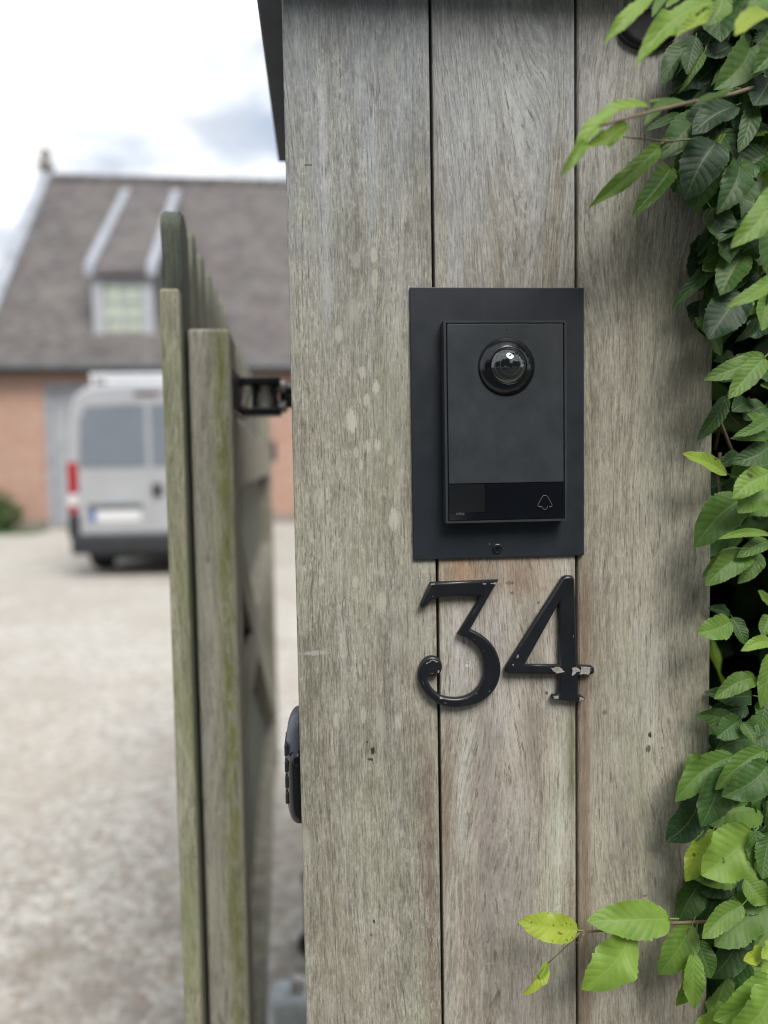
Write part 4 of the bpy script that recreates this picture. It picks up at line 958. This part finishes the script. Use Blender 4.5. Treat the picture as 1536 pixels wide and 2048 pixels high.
for a in [(565, 320, 408, 100, 115, .38, -.015), (825, 325, 478, 452, 130, .44, -.04), (820, 335, 612, 572, 130, .5, -.05), (745, 330, 640, 520, 170, .3, -.03), (600, 560, 432, 815, 95, .36, -.01), (602, 1015, 345, 893, 100, .84, -.03),
          (705, 1150, 438, 1428, 225, .40, -.035), (860, 1090, 662, 1245, 160, .55, -.05), (860, 1010, 640, 1150, 150, .72, -.06), (860, 1230, 700, 1250, 110, .5, -.03), (850, 1370, 570, 1388, 55, .62, -.05), (850, 1410, 680, 1492, 95, .46, -.04),
          (745, 1480, 495, 1660, 155, .46, -.04), (690, 1455, 480, 1605, 90, .36, -.025), (797, 1475, 685, 1648, 100, .4, -.03), (622, 1880, 432, 1945, 150, .52, -.03), (628, 1855, 718, 2010, 100, .30, -.02), (620, 1850, 520, 1800, 80, .18, .0),
          (870, 2000, 706, 2045, 80, .75, -.04), (860, 720, 718, 665, 90, .5, -.03), (850, 680, 650, 785, 70, .45, -.04), (860, 760, 720, 780, 120, .4, -.02), (860, 840, 650, 935, 140, .3, -.03), (850, 800, 635, 798, 60, .42, -.035),
          (760, 920, 625, 1030, 110, .3, -.02), (680, 900, 560, 960, 90, .24, .0), (700, 1040, 560, 1120, 120, .22, .01), (850, 960, 640, 1060, 120, .35, .0), (730, 600, 640, 640, 120, .22, .01), (820, 620, 700, 700, 160, .16, .02), (640, 380, 560, 480, 120, .3, .0),
          (650, 330, 540, 340, 80, .25, .0), (860, 1780, 780, 1700, 70, .5, -.03), (860, 1850, 815, 1960, 100, .45, -.03), (760, 0, 568, 82, 75, .74, -.04), (830, 0, 680, 90, 80, .5, -.03), (860, 430, 790, 450, 120, .25, .0), (850, 520, 810, 490, 70, .3, 0),
          (700, 90, 575, 250, 60, .22, .0), (780, 80, 655, 235, 60, .3, -.01), (850, 150, 720, 200, 140, .06, .05)]:
    E(*a)
E = lambda *a, **k: place(lv, c6, 3.413, *a, **k)
for a in [(1150, 950, 958, 1305, 290, .10, -.06), (1275, 715, 978, 905, 190, .12, -.05), (1500, 540, 1390, 715, 230, .14, -.04), (1390, 680, 1290, 1035, 125, .36, -.04), (1260, 1330, 1025, 1705, 170, .24, -.02), (1310, 1640, 1030, 1775, 110, .26, -.02),
          (1190, 1740, 865, 2055, 105, .26, -.02), (1340, 1650, 1290, 1940, 140, .14, -.01), (1200, 1780, 1080, 2080, 170, .12, .0), (1380, 330, 1125, 535, 75, .42, -.03), (1240, 300, 1060, 375, 160, .12, -.03), (1200, 420, 1080, 260, 120, .1, -.02), (1420, 240, 1230, 360, 160, .14, -.02),
          (1480, 850, 1380, 910, 130, .2, -.02), (1250, 1050, 1100, 1300, 160, .12, -.0), (1400, 1030, 1180, 1250, 150, .14, -.0), (1480, 1060, 1330, 1200, 160, .1, .0), (1180, 1150, 1060, 1290, 100, .2, -.0), (1380, 1280, 1120, 1420, 170, .16, .0),
          (1450, 1500, 1300, 1700, 150, .12, .0), (1500, 1700, 1390, 1800, 130, .25, .0), (1150, 130, 1000, 280, 150, .1, .0), (1200, 50, 1060, 160, 150, .14, .0), (1330, 60, 1200, 260, 180, .08, .02), (1500, 330, 1330, 540, 200, .12, .0), (1180, 640, 990, 760, 150, .24, -.02),
          (1320, 850, 1240, 1010, 150, .1, .0), (1250, 1700, 1180, 1850, 120, .2, .0), (1020, 960, 800, 950, 130, .24, -.03), (1100, 560, 950, 680, 90, .34, -.02), (1500, 200, 1390, 310, 120, .2, -.02), (1080, 700, 900, 830, 100, .3, -.02), (900, 770, 670, 860, 70, .32, -.03)]:
    E(*a)
cnt = 0
while cnt < 88:
    if cnt < 60: px, py = rh.uniform(1370, 1560), rh.uniform(-60, 600)
    else: px, py = rh.uniform(1440, 1560), rh.uniform(1480, 2080)
    a_ = rh.gauss(2.2, 0.6); L = rh.uniform(70, 125)
    q_ = (px+L*math.cos(a_), py+L*math.sin(a_))
    if q_[0] < (1330 if 130 < q_[1] < 430 else 1385): continue
    cnt += 1
    Y = rh.uniform(-0.05, 0.0) if cnt < 61 else rh.uniform(-0.012, 0.012)
    lv.add(P(px, py, Y), P(q_[0], q_[1], Y-rh.uniform(0, .03 if cnt < 61 else .008)), L*rh.uniform(.55, .72)/2400, (rh.gauss(0, .5), -1, rh.uniform(.1, 1.0)), min(.7, max(.05, rh.gauss(.30 if cnt < 60 else .42, .14))), NT=24, NS=4, fold=rh.uniform(.02, .3), curl=rh.uniform(0, .3), rnd=rh)
lv.build('foliage', hedge, hl)
bm = bmesh.new()
for k in range(16):
    x = rh.uniform(0.6, 1.2); y_ = rh.uniform(0.45, 1.0); pts = [Vector((x, y_, 0))]
    for i in range(8): pts.append(pts[-1] + Vector((rh.uniform(-.06, .06), rh.uniform(-.05, .05), 0.28)))
    tube(bm, [p-Vector(hl) for p in pts], [0.009*(1-i/11) for i in range(9)], 6)
    for i in range(2, 8):
        e = pts[i] + Vector((rh.uniform(-.22, .1), rh.uniform(-.28, .05), rh.uniform(0.0, .15)))
        if e.x < X_R+0.03: e.x = X_R+0.03
        tube(bm, [pts[i]-Vector(hl), (pts[i]+e)/2-Vector(hl)+Vector((0, 0, .02)), e-Vector(hl)], [0.005, 0.0035, 0.002], 5)
for pp in ([(1465, 905, .0), (1440, 840, .01), (1436, 800, .01)], [(1490, 860, .02), (1463, 837, .01), (1452, 815, .0)], [(1440, 905, .0), (1436, 960, 0), (1440, 985, -.01)], [(1500, 740, .0), (1452, 790, .02), (1430, 900, .03)]):
    tube(bm, [P(a_, b_, Y)-Vector(hl) for a_, b_, Y in pp], 0.0014, 6)
obj('branch', bm, M_twig, hedge, smooth=True)
# shoots that reach out over the boards
def shoot(stems, leaves, cf, s):
    bm = bmesh.new()
    for pts, r_ in stems: tube(bm, [P(*cf(x, y), Y)-Vector(hl) for x, y, Y in pts], [r_*(1-0.45*i/(len(pts)-1)) for i in range(len(pts))], 7)
    o = obj('shoot', bm, M_gtwig, hedge, smooth=True)
    for a, k in leaves:
        L_ = Leaves(); place(L_, cf, s, *a, **k); L_.build('leaf', o, hl)
shoot([([(1300, 1480, .0), (1080, 1490, -.025), (940, 1495, -.035), (620, 1532, -.04), (430, 1548, -.045)], 0.0016), ([(435, 1548, -.045), (400, 1590, -.045), (265, 1715, -.05)], 0.0009), ([(460, 1550, -.045), (440, 1600, -.043), (415, 1605, -.043)], 0.0005), ([(1080, 1490, -.025), (1060, 1680, -.03)], 0.001)],
      [((938, 1472, 510, 1478, 205, .72, -.045, -.012), dict(fold=.08, up=.7, roll=.1)), ((735, 1545, 472, 1875, 235, .76, -.05, -.02), dict(fold=.05, up=.35)), ((428, 1535, 105, 1488, 155, .93, -.047, -.01), dict(fold=.08, up=.6)),
       ((262, 1725, 142, 1905, 75, .95, -.05, -.012), dict(fold=.45, up=.2, roll=.5)), ((255, 1712, 215, 1800, 45, .85, -.052, -.006), dict(fold=.5, roll=-.4)), ((1055, 1500, 890, 1798, 180, .50, -.03, -.012), {}), ((1065, 1665, 1082, 1985, 125, .66, -.045, -.012), {}), ((1040, 1700, 985, 1968, 100, .66, -.035, -.012), {}), ((1080, 1590, 1165, 1805, 130, .36, -.03, -.01), {})], c8, 2.739)
shoot([([(1500, 560, -.02), (1250, 640, -.07), (950, 700, -.11), (700, 760, -.13), (340, 860, -.15)], 0.0016), ([(1100, 940, -.05), (800, 965, -.07), (500, 935, -.10)], 0.0009)],
      [((690, 690, 160, 965, 135, .80, -.13, -.02), dict(fold=.25, up=1.0, und=.15)), ((520, 840, 240, 1000, 110, .76, -.13, -.01), dict(fold=.2, up=.2, und=.15)), ((250, 955, 105, 1175, 85, .72, -.14, -.01), dict(fold=.4, roll=.5, und=.15)),
       ((980, 680, 660, 770, 110, .42, -.10, -.02), dict(up=1.2)), ((770, 975, 315, 1350, 125, .56, -.06, -.02), dict(fold=.2, roll=.3, und=.15)), ((835, 1130, 578, 1432, 150, .40, -.055, -.02), dict(fold=.35, up=.6, und=.15)), ((1270, 600, 960, 700, 90, .5, -.09, -.02), dict(up=1.5))], c6, 3.413)
shoot([([(1500, -60, .0), (1250, -60, -.06), (900, -40, -.11)], 0.0018), ([(1100, 260, -.02), (1060, 340, -.04), (1000, 480, -.05)], 0.0006)],
      [((740, -60, 398, 222, 110, .80, -.12, -.02), dict(fold=.15, und=.15)), ((1130, -10, 612, 390, 165, .76, -.11, -.03), dict(fold=.2, und=.16)), ((1090, 60, 858, 242, 110, .88, -.12, -.01), dict(fold=.3, roll=-.4, und=.15)), ((1180, -40, 1080, 165, 160, .6, -.09, -.01), {}), ((800, -40, 705, 95, 60, .6, -.1, -.01), {}),
       ((1540, 100, 1272, 218, 150, .92, -.14, -.02), dict(fold=.2, roll=-.3)), ((1540, -20, 1360, 100, 130, .62, -.13, -.01), {}), ((1060, 340, 925, 605, 55, .5, -.05, -.01), dict(fold=.5, roll=.6, und=.15)), ((1540, 1290, 1268, 1645, 190, .62, -.10, -.02), dict(fold=.1)), ((1540, 1880, 1235, 2060, 110, .68, -.09, -.02), {}), ((870, -30, 800, 30, 60, .7, -.1, -.01), {})], c6, 3.413)
print('done')
